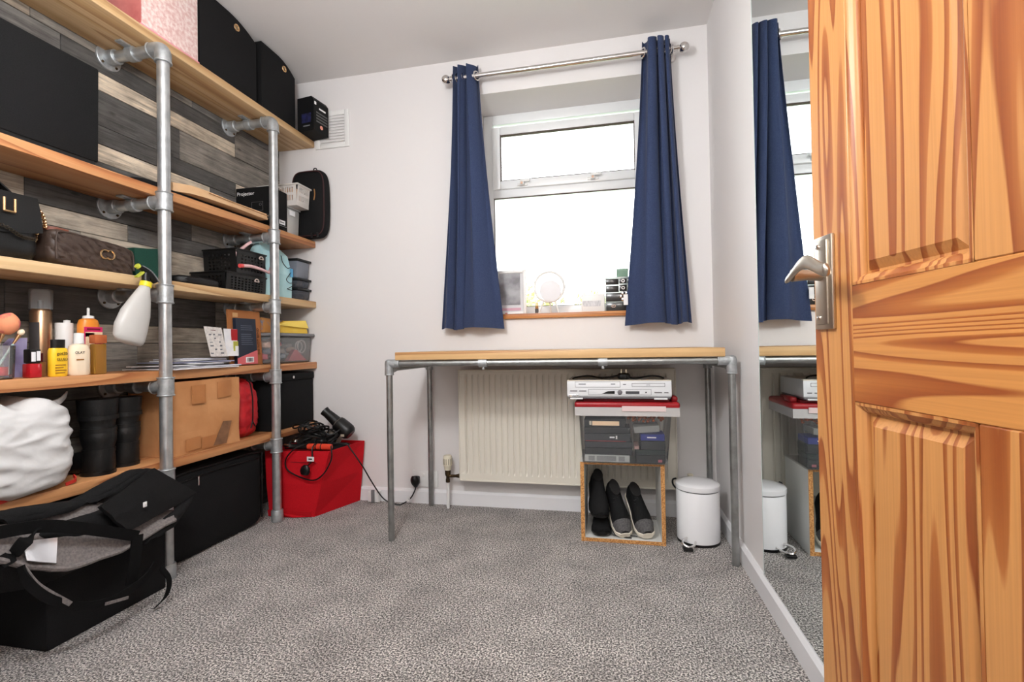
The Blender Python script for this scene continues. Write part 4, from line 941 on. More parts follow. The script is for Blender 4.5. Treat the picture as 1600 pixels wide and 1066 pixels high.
lean(bo, 'cover', mat('navy_book_cover', (34, 42, 58), .45), 1.886, 2.012, T4+.005, T4+.222, -1.682, -1.692, .016)
G().prism([(-1.6815, 1.886, T4+.006), (-1.6815, 2.0125, T4+.006), (-1.6838, 2.0125, T4+.072), (-1.6823, 1.886, T4+.035)], (.0012, 0, 0)).obj('coral_corner', mat('coral_print', (212, 104, 108), .5), bo, smooth=False)
G().box(-1.6805, -1.679, 1.935, 1.985, T4+.014, T4+.04).obj('barcode_patch', PAPER, bo, smooth=False)
g = G()
for i in range(9): g.box(-1.679, -1.6785, 1.943+i*.004, 1.943+i*.004+random.uniform(.001, .0026), T4+.018, T4+.036)
g.obj('barcode', PRINT, bo, smooth=False)
g = G()
for r_ in range(9):
    zz = T4+.188-r_*.0095-(.012 if r_ > 2 else 0); xx = -1.6815-.01*(zz-T4)/.22
    g.box(xx-.0002, xx+.0005, 1.915, 1.99-random.uniform(0, .012), zz-.0025, zz+.0015)
g.obj('blurb_print', mat('slate_print', (84, 92, 106), .6), bo, smooth=False)
ml = thing('card_mailer', 'tall brown cardboard mailer standing behind the navy book', 'mailer', (-1.72, 1.97, T4))
lean(ml, 'mailer', KRAFT, 1.872, 2.075, T4+.001, T4+.262, -1.706, -1.722, .008)
text('warning_print', 'DO NOT BEND', .019, (-1.7122, 2.055, T4+.115), (Vector((0, 1, 0)), Vector((-.0613, 0, .998))), mat('dark_brown_print', (92, 54, 32), .7), ml, rotdeg=90, ext=.0006)
G().box(-1.721, -1.7185, 1.90, 1.93, T4+.228, T4+.248).obj('buff_label', mat('buff_label_paper', (222, 176, 122), .7), ml, smooth=False)
tb_ = thing('plastic_storage_tub', 'clear plastic tub with grey lid and pink contents at shelf end', 'storage box', (-1.75, 2.24, T4))
G().box(-1.855, -1.655, 2.085, 2.402, T4, T4+.142, .012, 3, taper=(.93, .95)).obj('tub_body', CLEARP, tb_)
G().box(-1.862, -1.642, 2.077, 2.411, T4+.142, T4+.158, .004).obj('tub_lid', mat('grey_plastic', (128, 128, 130), .5), tb_)
CON = [mat('pink_contents', (226, 96, 112), .5), mat('white_contents', (232, 226, 224), .5), mat('pale_blue_contents', (176, 196, 216), .5), mat('peach_contents', (236, 190, 168), .5), mat('grey_contents', (110, 112, 122), .5)]
random.seed(11)
for k in range(16):
    c_ = (random.uniform(-1.81, -1.71), 2.13+.23*((k*7) % 16)/15, T4+.032+.03*(k % 3)+.008*random.random())
    G().blob(c_, (random.uniform(.02, .032), random.uniform(.02, .034), random.uniform(.014, .022)), random.choice((2, 3, 4)), 2, amp=.003, freq=(30, 30, 30), seed=k).obj('contents', CON[(0, 1, 1, 2, 1, 3, 1, 4)[k % 8]], tb_)
G().prism([(-1.672, 2.22, T4+.012), (-1.672, 2.375, T4+.012), (-1.676, 2.30, T4+.07), (-1.676, 2.28, T4+.072)], (-.02, 0, 0)).obj('pink_packet', CON[0], tb_, smooth=False)
for k, (cy_, r_) in enumerate(((2.325, .028), (2.35, .034))): G().torus((-1.685, cy_, T4+.088), r_, .004, 'X').obj('plastic_hoop', CON[1], tb_)
ye = thing('yellow_envelope', 'bright yellow folded envelope on the grey tub lid', 'envelope', (-1.72, 2.3, T4+.16))
YELP = mat('yellow_paper', (240, 204, 84), .7, col2=(232, 190, 70), ns=12)
G().prism([(-1.668, 2.10, T4+.160), (-1.662, 2.374, T4+.160), (-1.675, 2.374, T4+.232), (-1.675, 2.20, T4+.222), (-1.672, 2.12, T4+.20)], (-.014, 0, 0)).obj('envelope_body', YELP, ye, smooth=False)
G().prism([(-1.660, 2.125, T4+.198), (-1.655, 2.373, T4+.188), (-1.672, 2.374, T4+.231), (-1.672, 2.22, T4+.221)], (-.003, 0, 0)).obj('flap', mat('yellow_flap_paper', (246, 216, 104), .7), ye, smooth=False)
oe = thing('brown_envelope', 'brown and blue printed packet behind the yellow envelope', 'packet', (-1.76, 2.15, T4+.16))
G().prism([(-1.70, 2.086, T4+.160), (-1.70, 2.26, T4+.160), (-1.72, 2.25, T4+.228), (-1.72, 2.086, T4+.236)], (-.02, 0, 0)).obj('packet', mat('brown_packet', (190, 132, 72), .7, col2=(110, 130, 156), ns=14, lo=.5, hi=.56), oe, smooth=False)

# ---- fifth shelf
WB = mat('white_polythene', (226, 226, 226), .38, bump=.3, bs=16, bd=.01, trans=.12)
pbg = thing('plastic_bag', 'full white plastic carrier bag slumped on the lowest shelf', 'bag', (-1.72, 1.0, T5))
def bagf(q, d):
    y = q.y
    if q.z > 0:
        q.z *= 1-.14*math.exp(-((y-.045)/.03)**2); q.x *= 1-.12*(q.z/.13)
    w1 = noise.noise(Vector((q.x*6+3, q.y*4, q.z*17+q.y*7))); w2 = noise.noise(Vector((q.x*14, q.y*9+q.z*18, q.z*30-q.y*8))); w3 = noise.noise(Vector((q.x*30, q.y*24-q.z*30, q.z*44)))
    q += d*(.007*(1-2*abs(w1))+.0065*(1-2*abs(w2))+.002*w3)
    return q
G().blob((-1.727, .982, T5+.138), (.120, .184, .137), 5, 6, fn=bagf, flat=-.1375).obj('bag_body', WB, pbg, ang=80)
G().ribbon([(-1.70, 1.13, T5+.245), (-1.69, 1.165, T5+.255), (-1.70, 1.19, T5+.268), (-1.72, 1.21, T5+.275)], (.3, 0, 1), .02, .004).obj('tied_handle', WB, pbg)
G().ribbon([(-1.63, .90, T5+.012), (-1.626, .985, T5+.006), (-1.66, 1.03, T5+.004)], (0, 0, 1), .010, .003).ribbon([(-1.64, 1.15, T5+.006), (-1.64, 1.178, T5+.012), (-1.66, 1.186, T5+.022)], (0, 0, 1), .010, .003).obj('red_tie', mat('red_drawstring', (196, 50, 40), .5), pbg)
dk = thing('dark_clothes', 'dark navy folded clothing squeezed between the white bag and the boots', 'clothes', (-1.815, 1.2, T5))
G().blob((-1.812, 1.205, T5+.128), (.035, .020, .127), 4, 4, amp=.003, freq=(18, 10, 18), flat=-.1275).obj('cloth_body', mat('dark_navy_cloth', (16, 18, 26), .8), dk)
def boot(label, y, x, s_=1.):
    t_ = thing('boot', label, 'boot', (x, y, T5), group='black buckled boots')
    prof = [(.036, .0, 0), (.044, .004, 0), (.046, .03, .0), (.044, .06, .002), (.041, .09, .004), (.046, .11, .004), (.049, .135, .002), (.044, .15, 0), (.046, .17, 0), (.052, .20, 0), (.055, .25, 0)]
    G().loft([ell((x+dx, y, T5+z*s_), r_*1.05*s_, r_*s_, 24) for r_, z, dx in prof]).obj('shaft', BLACKL, t_)
    G().blob((x-.055, y, T5+.035), (.075, .042, .034), 3, 4, flat=-.0345).obj('foot', BLACKL, t_)
    G().loft([ell((x, y, T5+z), .05*s_, .047*s_, 24) for z in (0, .012)]).obj('heel', BLACKP, t_)
    for z, r_ in ((.078, .0435), (.148, .0475), (.19, .052)):
        st = G().loft([ell((x+.003, y, T5+z*s_-.007), r_*1.06*s_, r_*1.02*s_, 24), ell((x+.003, y, T5+z*s_+.007), r_*1.06*s_, r_*1.02*s_, 24)]).obj('strap', BLACKL, t_)
        G().box(x+.02, x+.026, y+r_*s_*.72, y+r_*s_*.92, T5+z*s_-.008, T5+z*s_+.008, .002).obj('buckle', mat('gunmetal', (120, 116, 110), .3, .9), st)
    return t_
boot('black buckled boot on the lowest shelf right beside the white bag', 1.29, -1.70, 1.0)
boot('black buckled boot on the lowest shelf nearer the cardboard box', 1.404, -1.735, .98)
cbx = thing('cardboard_box', 'battered brown cardboard carton on the lowest shelf', 'carton', (-1.75, 1.68, T5))
def cardf(u): return u
g = G(); b2 = bmesh.new(); bmesh.ops.create_cube(b2, size=1); bmesh.ops.subdivide_edges(b2, edges=list(b2.edges), cuts=9, use_grid_fill=True)
for v in b2.verts:
    q = Vector((-1.748+v.co.x*.205, 1.684+v.co.y*.335, T5+.144+v.co.z*.286))
    n_ = noise.noise(q*9)*.006+noise.noise(q*28)*.0018
    q.x += n_*(1 if v.co.x > 0 else .2); q.z += (.005*noise.noise(q*6))*(1 if v.co.z > .3 else 0)
    if v.co.y < -.45: q.y += .004*noise.noise(q*15)
    q.z = max(q.z, T5+.0005); v.co = q
g.merge(b2); g.obj('carton_body', CARDB, cbx, smooth=False)
TAPE = mat('brown_tape', (190, 128, 78), .35, col2=(178, 116, 68), ns=14)
def onx(y0, y1, z0, z1, nm, m_, sk=0):
    return G().prism([(-1.640, y0, z0), (-1.640, y1, z0+sk), (-1.640, y1, z1+sk), (-1.640, y0, z1)], (.0012, 0, 0)).obj(nm, m_, cbx, smooth=False)
onx(1.60, 1.665, T5+.195, T5+.27, 'packing_tape', TAPE); onx(1.725, 1.80, T5+.205, T5+.275, 'packing_tape', TAPE, .006)
onx(1.57, 1.64, T5+.012, T5+.06, 'packing_tape', TAPE, .004); onx(1.645, 1.72, T5+.008, T5+.055, 'packing_tape', TAPE)
G().prism([(-1.640, 1.70, T5+.01), (-1.640, 1.77, T5+.008), (-1.640, 1.80, T5+.10), (-1.640, 1.755, T5+.105)], (.0013, 0, 0)).obj('scuffed_tape', mat('dark_worn_tape', (146, 104, 74), .5, col2=(120, 86, 62), ns=30), cbx, smooth=False)
rs = thing('sleeping_bag', 'rolled red sleeping bag with black drawcord on the lowest shelf', 'sleeping bag', (-1.75, 1.95, T5))
def rsf(q, d):
    q += d*(.006*(1-2*abs(noise.noise(Vector((q.x*12, q.y*22, q.z*28)))))+.004*noise.noise(q*50)); q.y += .02*(-q.z/.14)*.4; return q
G().blob((-1.745, 1.938, T5+.136), (.085, .070, .136), 3.2, 5, fn=rsf, flat=-.1355).obj('bag_body', mat('red_nylon', (196, 32, 40), .45, col2=(172, 22, 32), ns=24, bump=.25, bs=40, bd=.004), rs, ang=70)
G().tube([(-1.652, 1.905, T5+.268), (-1.655, 1.93, T5+.25), (-1.648, 1.935, T5+.19), (-1.646, 1.935, T5+.12), (-1.648, 1.935, T5+.075)], .003, 8, smooth=6).tube([(-1.648, 1.935, T5+.075), (-1.647, 1.922, T5+.045)], .003, 8).tube([(-1.648, 1.935, T5+.075), (-1.647, 1.95, T5+.05)], .003, 8).obj('drawcord', BLACKP, rs)
bb5 = thing('storage_box', 'black fabric box with round button on the lowest shelf end', 'storage box', (-1.75, 2.23, T5))
G().box(-1.855, -1.652, 2.078, 2.405, T5, T5+.27, .004).obj('box_body', BLACKF, bb5)
G().box(-1.858, -1.646, 2.075, 2.408, T5+.245, T5+.283, .006).obj('box_lid', BLACKF, bb5)
G().lathe([(.001, 0), (.008, 0), (.0075, .004), (.001, .006)], seg=16, mtx=Matrix.Translation((-1.646, 2.225, T5+.262)) @ Matrix.Rotation(R(90), 4, 'Y')).obj('button', CHROME, bb5)

# ================================================================== THINGS ON THE FLOOR
# ---- suitcase under the shelves
sc = thing('suitcase', 'black fabric suitcase lying under the lowest shelf', 'suitcase', (-1.76, 1.78, 0))
def scf(q, d):
    q.x += .006*noise.noise(q*7); return q
G().blob((-1.762, 1.765, .180), (.098, .262, .179), 9, 5, fn=scf, flat=-.1795).obj('case_body', BLACKF, sc)
g = G()
for x in (-1.668,): g.tube([(x, 1.52, .03), (x, 1.515, .30), (x, 1.54, .345), (x, 1.76, .35), (x, 1.99, .345), (x, 2.015, .30), (x, 2.012, .03)], .004, 8, smooth=5)
g.obj('piping', BLACKL, sc)
G().box(-1.666, -1.660, 1.645, 1.653, .285, .325, .002).obj('zip_pull', CHROME, sc)
G().box(-1.666, -1.661, 1.500, 1.508, .29, .31, .002).obj('zip_tab', CHROME, sc)
G().tube([(-1.664, 1.54, .318), (-1.662, 1.75, .326), (-1.664, 1.99, .318)], .003, 6, smooth=6).obj('zip_line', BLACKP, sc)

# ---- black box with the duffel bag on top
fb = thing('storage_box', 'black fabric box on the carpet under the duffel bag', 'storage box', (-1.71, 1.2, 0))
G().box(-1.86, -1.555, 1.04, 1.405, 0, .262, .006).obj('box_body', BLACKF, fb)
db = thing('duffel_bag', 'open grey and black duffel bag slumped on the black box', 'duffel bag', (-1.68, 1.15, .265))
GREYC = mat('grey_marl_fabric', (132, 125, 122), .85, col2=(106, 101, 100), ns=160, bump=.3, bs=300, bd=.001)
def dbf(q, d):
    q += d*(.008*noise.noise(q*9)+.004*noise.noise(q*22))
    if q.z < -.02: q.y *= .95
    return q
G().blob((-1.655, 1.165, .3135), (.150, .232, .049), 4.5, 5, fn=dbf, flat=-.049).obj('bag_body', BLACKF, db)
def P3(px, py_, X): return pix(px, py_, 0, X)
# grey lining seen through the open zip
lin_px = [(0, 852), (60, 822), (150, 795), (215, 812), (262, 805), (225, 838), (160, 868), (105, 886), (50, 885), (12, 868)]
def lining(u, v):
    # u along the opening, v from the shelf side to the room side
    top = [(-40, 830), (60, 812), (150, 786), (225, 796), (268, 800)]; bot = [(-40, 868), (40, 884), (105, 888), (190, 858), (272, 812)]
    k = u*4; i = min(3, int(k)); f_ = k-i
    a_ = (top[i][0]*(1-f_)+top[i+1][0]*f_, top[i][1]*(1-f_)+top[i+1][1]*f_); b_ = (bot[i][0]*(1-f_)+bot[i+1][0]*f_, bot[i][1]*(1-f_)+bot[i+1][1]*f_)
    A = P3(a_[0], a_[1], -1.555); B = P3(b_[0], b_[1], -1.482)
    q = A.lerp(B, v); q.z += .012*math.sin(math.pi*v)+.006*noise.noise(Vector((u*9, v*5, 2)))
    return q
G().sheet(lining, 36, 14, .004).obj('grey_lining', GREYC, db)
rim = [lining(k/20, 1.02)+Vector((.003, 0, .001)) for k in range(21)]
G().tube(rim, .008, 8).obj('grey_rim', GREYC, db)
# silver bag inside
G().sheet(lambda u, v: P3(42+46*u-6*v+8*u*v, 876+4*u-(30+10*u)*v, -1.468-.03*v+.006*math.sin(5*u+2*v)), 12, 10, .003).obj('silver_liner', mat('silver_foil', (226, 227, 232), .3, .25, bump=.6, bs=18, bd=.01), db)
def panel(name, pts, th, m_, sub=6):
    """folded fabric panel through 3-D corner points (a, b, c, d)"""
    a_, b_, c_, d_ = [Vector(p_) for p_ in pts]
    def f(u, v):
        q = a_.lerp(b_, u).lerp(d_.lerp(c_, u), v); q.x += .008*math.sin(math.pi*u)*math.sin(math.pi*v)+.004*noise.noise(Vector((u*4, v*4, 1))); return q
    return G().sheet(f, 14, 14, th).obj(name, m_, db)
panel('black_flap', (P3(236, 733, -1.56), P3(303, 772, -1.545), P3(195, 832, -1.475), P3(152, 793, -1.50)), .012, BLACKF)
panel('flap_back', (P3(100, 790, -1.57), P3(200, 737, -1.575), P3(236, 735, -1.565), P3(150, 788, -1.54)), .012, BLACKF)
panel('side_panel', (P3(-30, 806, -1.545), P3(100, 790, -1.575), P3(160, 782, -1.55), P3(20, 822, -1.535)), .012, BLACKF)
panel('end_flap', (P3(255, 810, -1.50), P3(303, 772, -1.545), P3(268, 826, -1.485), P3(225, 850, -1.478)), .008, BLACKF)
NX = (1, 0, .3)
STR = mat('black_webbing', (11, 11, 12), .8, spec=.2, bump=.4, bs=500, bd=.001)
G().ribbon([P3(-30, 838, -1.50), P3(60, 823, -1.478), P3(130, 826, -1.47), P3(215, 838, -1.465)], (0, -.2, 1), .032, .004).obj('strap', STR, db)
G().ribbon([P3(60, 828, -1.476), P3(35, 850, -1.475), P3(20, 868, -1.475), P3(0, 880, -1.478)], (0, .8, .5), .032, .004).obj('strap', STR, db)
G().ribbon([P3(215, 836, -1.465), P3(210, 880, -1.462), P3(205, 912, -1.468)], (0, 1, 0), .036, .004).obj('strap', STR, db)
G().ribbon([P3(32, 885, -1.47), P3(45, 912, -1.452), P3(80, 937, -1.44), P3(130, 948, -1.435), P3(180, 935, -1.44), P3(225, 905, -1.45), P3(243, 880, -1.46)], (0, 0, 1), .022, .005).obj('carry_handle', STR, db)
G().ribbon([P3(36, 886, -1.466), P3(60, 915, -1.446), P3(110, 944, -1.434)], (0, 0, 1), .012, .004).obj('handle_edge', GREYC, db)
G().ribbon([P3(165, 944, -1.432), P3(200, 934, -1.437)], (0, 0, 1), .008, .004, 0).obj('handle_trim', GREYC, db)
G().ribbon([P3(252, 888, -1.45), P3(264, 905, -1.44), P3(260, 930, -1.44), P3(240, 952, -1.455)], (0, 1, .4), .016, .003).obj('loose_strap', STR, db)
def skirtf(u, v):
    q = lining(u, 1.0); q.x += .01*math.sin(math.pi*v); q.z = q.z*(1-v)+.262*v+(-.055*math.sin(math.pi*u)*v); q.x += (-1.552-q.x+.012)*v*.8
    return q
G().sheet(skirtf, 24, 8, .004).obj('front_pocket', BLACKF, db)
G().box(-1.4775, -1.474, 1.255, 1.268, .335, .352, .002).obj('white_tag', PAPER, db)

# ---- red box with hair tools
rb = thing('storage_box', 'bright red felt box on the carpet in the corner', 'storage box', (-1.55, 2.26, 0))
def quadbox(base, top, z0, z1): return [[Vector((x, y, z0)) for x, y in base], [Vector((x, y, z1)) for x, y in top]]
base = [(-1.70, 2.105), (-1.462, 2.125), (-1.368, 2.398), (-1.70, 2.398)]; top = [(-1.715, 2.095), (-1.376, 2.125), (-1.338, 2.401), (-1.715, 2.401)]
g = G(); r0, r1 = quadbox(base, top, .001, .328)
mid = [a_.lerp(b_, .5)+Vector((0, -.006 if i < 2 else 0, 0)) for i, (a_, b_) in enumerate(zip(r0, r1))]
inn = [Vector((x*.985-.022, y*.99+.022, .326)) for x, y in top]
inn = [r1[0]+Vector((.006, .006, 0)), r1[1]+Vector((-.005, .008, 0)), r1[2]+Vector((-.01, -.006, 0)), r1[3]+Vector((.006, -.006, 0))]
inb = [p_+Vector((0, 0, -.03)) for p_ in inn]
b2 = g.bm; R_ = [[b2.verts.new(p_) for p_ in r_] for r_ in (r0, mid, r1, inn, inb)]
for i in range(4):
    for k in range(4): b2.faces.new((R_[i][k], R_[i][(k+1) % 4], R_[i+1][(k+1) % 4], R_[i+1][k]))
b2.faces.new(R_[4]); b2.faces.new(R_[0][::-1]); bmesh.ops.recalc_face_normals(b2, faces=b2.faces)
g.obj('box_body', RED, rb, smooth=False)
G().box(-1.66, -1.43, 2.1065, 2.1085, .272, .2745).obj('stitch_line', mat('dark_red_stitch', (130, 14, 24), .8), rb, smooth=False)
G().prism([(-1.70, 2.100, .002), (-1.56, 2.098, .002), (-1.475, 2.122, .002), (-1.475, 2.115, .028), (-1.70, 2.094, .035)], (0, -.004, .0)).obj('base_fold', RED, rb, smooth=False)
RT_ = .330
hd = thing('hair_dryer', 'black hair dryer lying on the red box, plugged into the wall', 'hair dryer', (-1.42, 2.31, RT_))
ax0, ax1 = Vector((-1.505, 2.285, .505)), Vector((-1.375, 2.295, .395))
dd = (ax1-ax0).normalized()
G().tube([ax0, ax0+dd*.02, ax0+dd*.06, ax0+dd*.10], lambda q: .020+.010*q+(.006 if q < .12 else 0), 20).obj('nozzle', BLACKP, hd)
G().tube([ax0+dd*.095, ax0+dd*.11, ax0+dd*.15, ax1, ax1+dd*.012, ax1+dd*.022], lambda q: (.036, .040, .042, .042, .038, .028)[min(5, int(q*5+.5))], 24).obj('motor_housing', BLACKP, hd)
G().torus(ax0+dd*.10, .034, .004, (Vector((0, 1, 0)), dd.cross(Vector((0, 1, 0)))), 24, 8).obj('chrome_band', mat('gunmetal', (120, 116, 110), .3, .9), hd)
G().tube([ax0+dd*.135, ax0+dd*.135+Vector((-.04, -.03, -.055)), ax0+dd*.135+Vector((-.08, -.05, -.075))], lambda q: .018-.003*q, 14, smooth=4).obj('handle', BLACKP, hd)
G().box(-1.392, -1.372, 2.252, 2.256, .375, .388, .001).obj('rating_label', mat('silver_label', (206, 196, 176), .3, .5), hd)
cord = [ax0+dd*.135+Vector((-.08, -.05, -.075)), Vector((-1.46, 2.235, .345)), Vector((-1.40, 2.25, .342)), Vector((-1.358, 2.258, .336)), Vector((-1.343, 2.262, .315)), pix(566, 728, 1, 2.28), pix(582, 755, 1, 2.32), pix(600, 780, 1, 2.345), Vector((-1.13, 2.352, .006)), pix(630, 787, 1, 2.36), pix(642, 778, 1, 2.375), Vector((-1.04, 2.384, .075)), Vector((-1.035, 2.386, .10))]
G().tube(cord, .0035, 8, smooth=8).obj('cord', BLACKP, hd)
pg = G().tube([(-1.035, 2.388, .092), (-1.035, 2.384, .108), (-1.036, 2.380, .125), (-1.037, 2.378, .142), (-1.037, 2.380, .150)], lambda q: .008+.016*math.sin(min(1, q*1.1)*2.6), 16, smooth=4); pg.box(-1.056, -1.018, 2.384, 2.4085, .104, .148, .008).obj('plug', BLACKP, hd)
G().torus((-1.072, 2.37, .030), .008, .0022, 'Y').box(-1.080, -1.066, 2.362, 2.372, .018, .030, .002).obj('cord_tie', WHITEP, hd)
hs_ = thing('hair_straightener', 'orange and black hair straightener with looped flex on the red box', 'hair straightener', (-1.55, 2.14, RT_))
G().tube([(-1.50, 2.138, .346), (-1.47, 2.138, .347), (-1.40, 2.14, .347), (-1.375, 2.144, .346)], .0145, 14).obj('orange_body', mat('orange_red_plastic', (222, 68, 42), .4), hs_)
G().tube([(-1.62, 2.128, .345), (-1.55, 2.134, .345), (-1.498, 2.138, .346)], .0135, 14).obj('black_handle', BLACKP, hs_)
for x in (-1.452, -1.425): G().torus((x, 2.139, .347), .0148, .0022, 'X').obj('black_ring', BLACKP, hs_)
G().tube([(-1.615, 2.110, .354), (-1.585, 2.108, .352)], .009, 12).obj('chrome_end', CHROME, hs_)
lp = [(-1.50, 2.135, .362), (-1.54, 2.088, .345), (-1.585, 2.080, .292), (-1.578, 2.083, .24), (-1.51, 2.088, .205), (-1.44, 2.094, .192), (-1.39, 2.100, .225), (-1.355, 2.108, .29), (-1.355, 2.112, .335), (-1.376, 2.14, .352)]
G().tube(lp, .0035, 8, smooth=8).obj('flex_loop', BLACKP, hs_)
G().tube([(-1.452, 2.125, .364), (-1.452, 2.100, .345), (-1.450, 2.093, .29), (-1.470, 2.086, .262)], .0035, 8, smooth=6).obj('flex', BLACKP, hs_)
G().loft([ell((0, 0, 0), .010, .006, 16), ell((0, 0, -.012), .022, .012, 16), ell((0, 0, -.03), .026, .014, 16, 2.6), ell((0, 0, -.046), .020, .013, 16)], mtx=Matrix.Translation((-1.474, 2.080, .268)) @ Matrix.Rotation(R(10), 4, 'Y')).obj('plug', BLACKP, hs_)
G().box(-1.470, -1.432, 2.0815, 2.0845, .286, .309, .001).obj('white_tag', PAPER, hs_, smooth=False)
print_bar('tag_print', .020, .007, (-1.451, 2.0815, .2975), YFACE, PRINT, hs_)
ctg = thing('cable_bundle', 'tangled bundle of black cables heaped on the red box', 'cables', (-1.60, 2.22, RT_))
random.seed(5)
for k in range(12):
    c_ = Vector((-1.545+random.uniform(-.05, .08), 2.23+random.uniform(-.05, .06), .345+.010*k*.9)); pts = []
    a0 = random.uniform(0, 6); rx_, ry_ = random.uniform(.045, .085), random.uniform(.03, .06)
    for i in range(14): 
        a_ = a0+i*.55; q = c_+Vector((rx_*math.cos(a_), ry_*math.sin(a_), .014*math.sin(a_*2+k)+random.uniform(-.006, .006))); q.x = max(q.x, -1.615+.004*random.random()); pts.append(q)
    G().tube(pts, .0042, 7, smooth=5).obj('cable', BLACKP, ctg)
G().blob((-1.42, 2.30, .314), (.04, .055, .013), 3, 3, amp=.004, freq=(20, 20, 20)).obj('black_wrap', BLACKF, ctg)
G().blob((-1.535, 2.235, .360), (.075, .06, .030), 2.5, 4, amp=.012, freq=(24, 24, 24)).obj('cable_core', BLACKL, ctg)
G().tube([(-1.49, 2.20, .40), (-1.455, 2.195, .415), (-1.44, 2.20, .395), (-1.47, 2.205, .375)], .0035, 7, smooth=6).obj('cable_end', BLACKP, ctg)
G().blob((-1.47, 2.195, .362), (.026, .02, .016), 3, 3).obj('black_plug', BLACKP, ctg)
G().blob((-1.60, 2.17, .362), (.016, .014, .012), 3, 3).obj('metal_buckle', CHROME, ctg)
G().blob((-1.50, 2.31, .352), (.06, .06, .035), 3, 3, amp=.005, freq=(20, 20, 20)).obj('taupe_wrap', mat('taupe_cloth', (146, 132, 120), .8), ctg)

# ---- chipboard cube with shoes
x0, x1, y0, y1, ct_ = -.143, .202, 2.052, 2.305, .0165
cu = thing('cube_unit', 'open white chipboard cube unit standing on the carpet', 'cube shelf', ((x0+x1)/2, 2.18, 0))
for nm, a_ in (('side_panel', (x0, x0+ct_, y0, y1, 0, .335)), ('side_panel', (x1-ct_, x1, y0, y1, 0, .335)), ('bottom_panel', (x0+ct_, x1-ct_, y0, y1, 0.001, ct_)), ('top_panel', (x0+ct_, x1-ct_, y0, y1, .335-ct_*.55, .335))):
    o = G().box(*a_).obj(nm, MELA, cu, smooth=False)
    G().box(a_[0]+.0002, a_[1]-.0002, y0-.0012, y0, a_[4]+.0002, a_[5]-.0002).obj('raw_edge', CHIP, o, smooth=False)
SOLE = mat('off_white_rubber', (232, 224, 208), .6); MESHG = mat('grey_mesh_knit', (96, 94, 94), .8, col2=(70, 68, 70), ns=160, bump=.3, bs=300)
def shoe(label, M, upper, sole, toe_m, laces, group):
    t_ = thing('shoe', label, 'shoe', M.translation, group=group)
    # along +x: heel at 0, toe at .27
    ks = [(0, .026, .000, .062), (.02, .033, 0, .078), (.07, .034, 0, .075), (.12, .036, 0, .070), (.17, .043, 0, .055), (.215, .044, 0, .043), (.25, .036, 0, .032), (.268, .018, .004, .022)]
    def sec(x, hw, zb, zt): return [Vector((x, hw*math.cos(a), zb+(zt-zb)*max(0, math.sin(a))**.75+(.006 if math.sin(a) < 0 else 0)*0)) for a in [2*math.pi*k/18 for k in range(18)]]
    sh = .030 if toe_m else .018
    G().loft([sec(x, a, b+sh-.002, c+sh) for x, a, b, c in ks], mtx=M).obj('upper', upper, t_)
    G().loft([[Vector((x+.004*(x-.13)/.13, (a+.005)*math.cos(q), sh/2+sh/2*math.copysign(abs(math.sin(q))**.4, math.sin(q))+(.010*max(0, (x-.2)/.07)**2))) for q in [2*math.pi*k/18 for k in range(18)]] for x, a, b, c in ks], mtx=M).obj('sole', sole, t_)
    if toe_m: G().loft([sec(x, a+.0016, b+sh-.001, c+sh+.0017) for x, a, b, c in ks[5:]], mtx=M).obj('toe_cap', toe_m, t_)
    G().loft([[Vector((.055+.05*math.cos(a), .024*math.sin(a), z)) for a in [2*math.pi*k/16 for k in range(16)]] for z in (.067+sh, .0775+sh)], mtx=M).obj('collar_opening', mat('shoe_lining', (30, 28, 28), .9), t_)
    if laces:
        g = G()
        for k in range(4): g.tube([M @ Vector((.115+k*.016, s_*.022, .068+sh-k*.0062-abs(s_)*.006)) for s_ in (-1, -.5, 0, .5, 1)], .0022, 6)
        g.obj('laces', BLACKP, t_)
    return t_
def SM(loc, yaw, pit, rol=0, sc_=.84): return Matrix.Translation(loc) @ Matrix.Scale(sc_, 4) @ Matrix.Rotation(R(yaw), 4, 'Z') @ Matrix.Rotation(R(pit), 4, 'Y') @ Matrix.Rotation(R(rol), 4, 'X')
FZ = ct_+.001
shoe('black suede shoe lying toe forward at the left in the cube unit', SM((-.088, 2.294, FZ+.158), -84, 20, -4, .92), BLACKF, BLACKP, None, False, 'black suede shoes in the cube')
shoe('black suede shoe under its partner at the left in the cube unit', SM((-.070, 2.302, FZ+.004), -87, 1, 0, .9), BLACKF, BLACKP, None, True, 'black suede shoes in the cube')
shoe('black and grey trainer with white sole in the middle of the cube unit', SM((-.020, 2.268, FZ+.128), -74, 33, 4, .90), BLACKF, SOLE, MESHG, True, 'trainers in the cube')
shoe('black and grey trainer with white sole at the right in the cube unit', SM((.072, 2.280, FZ+.108), -75, 27, 4, .90), BLACKF, SOLE, MESHG, True, 'trainers in the cube')
g = G().tube([(-.02, 2.10, FZ+.03), (.0, 2.075, FZ+.008), (.03, 2.066, FZ+.004), (.065, 2.062, FZ+.004)], .0022, 6, smooth=6).tube([(-.03, 2.10, FZ+.03), (-.01, 2.08, FZ+.006), (.06, 2.085, FZ+.004), (.09, 2.083, FZ+.004)], .0022, 6, smooth=6)
tag(g.obj('shoe_lace', BLACKP), 'loose black shoelaces trailing on the cube floor', 'shoelace')

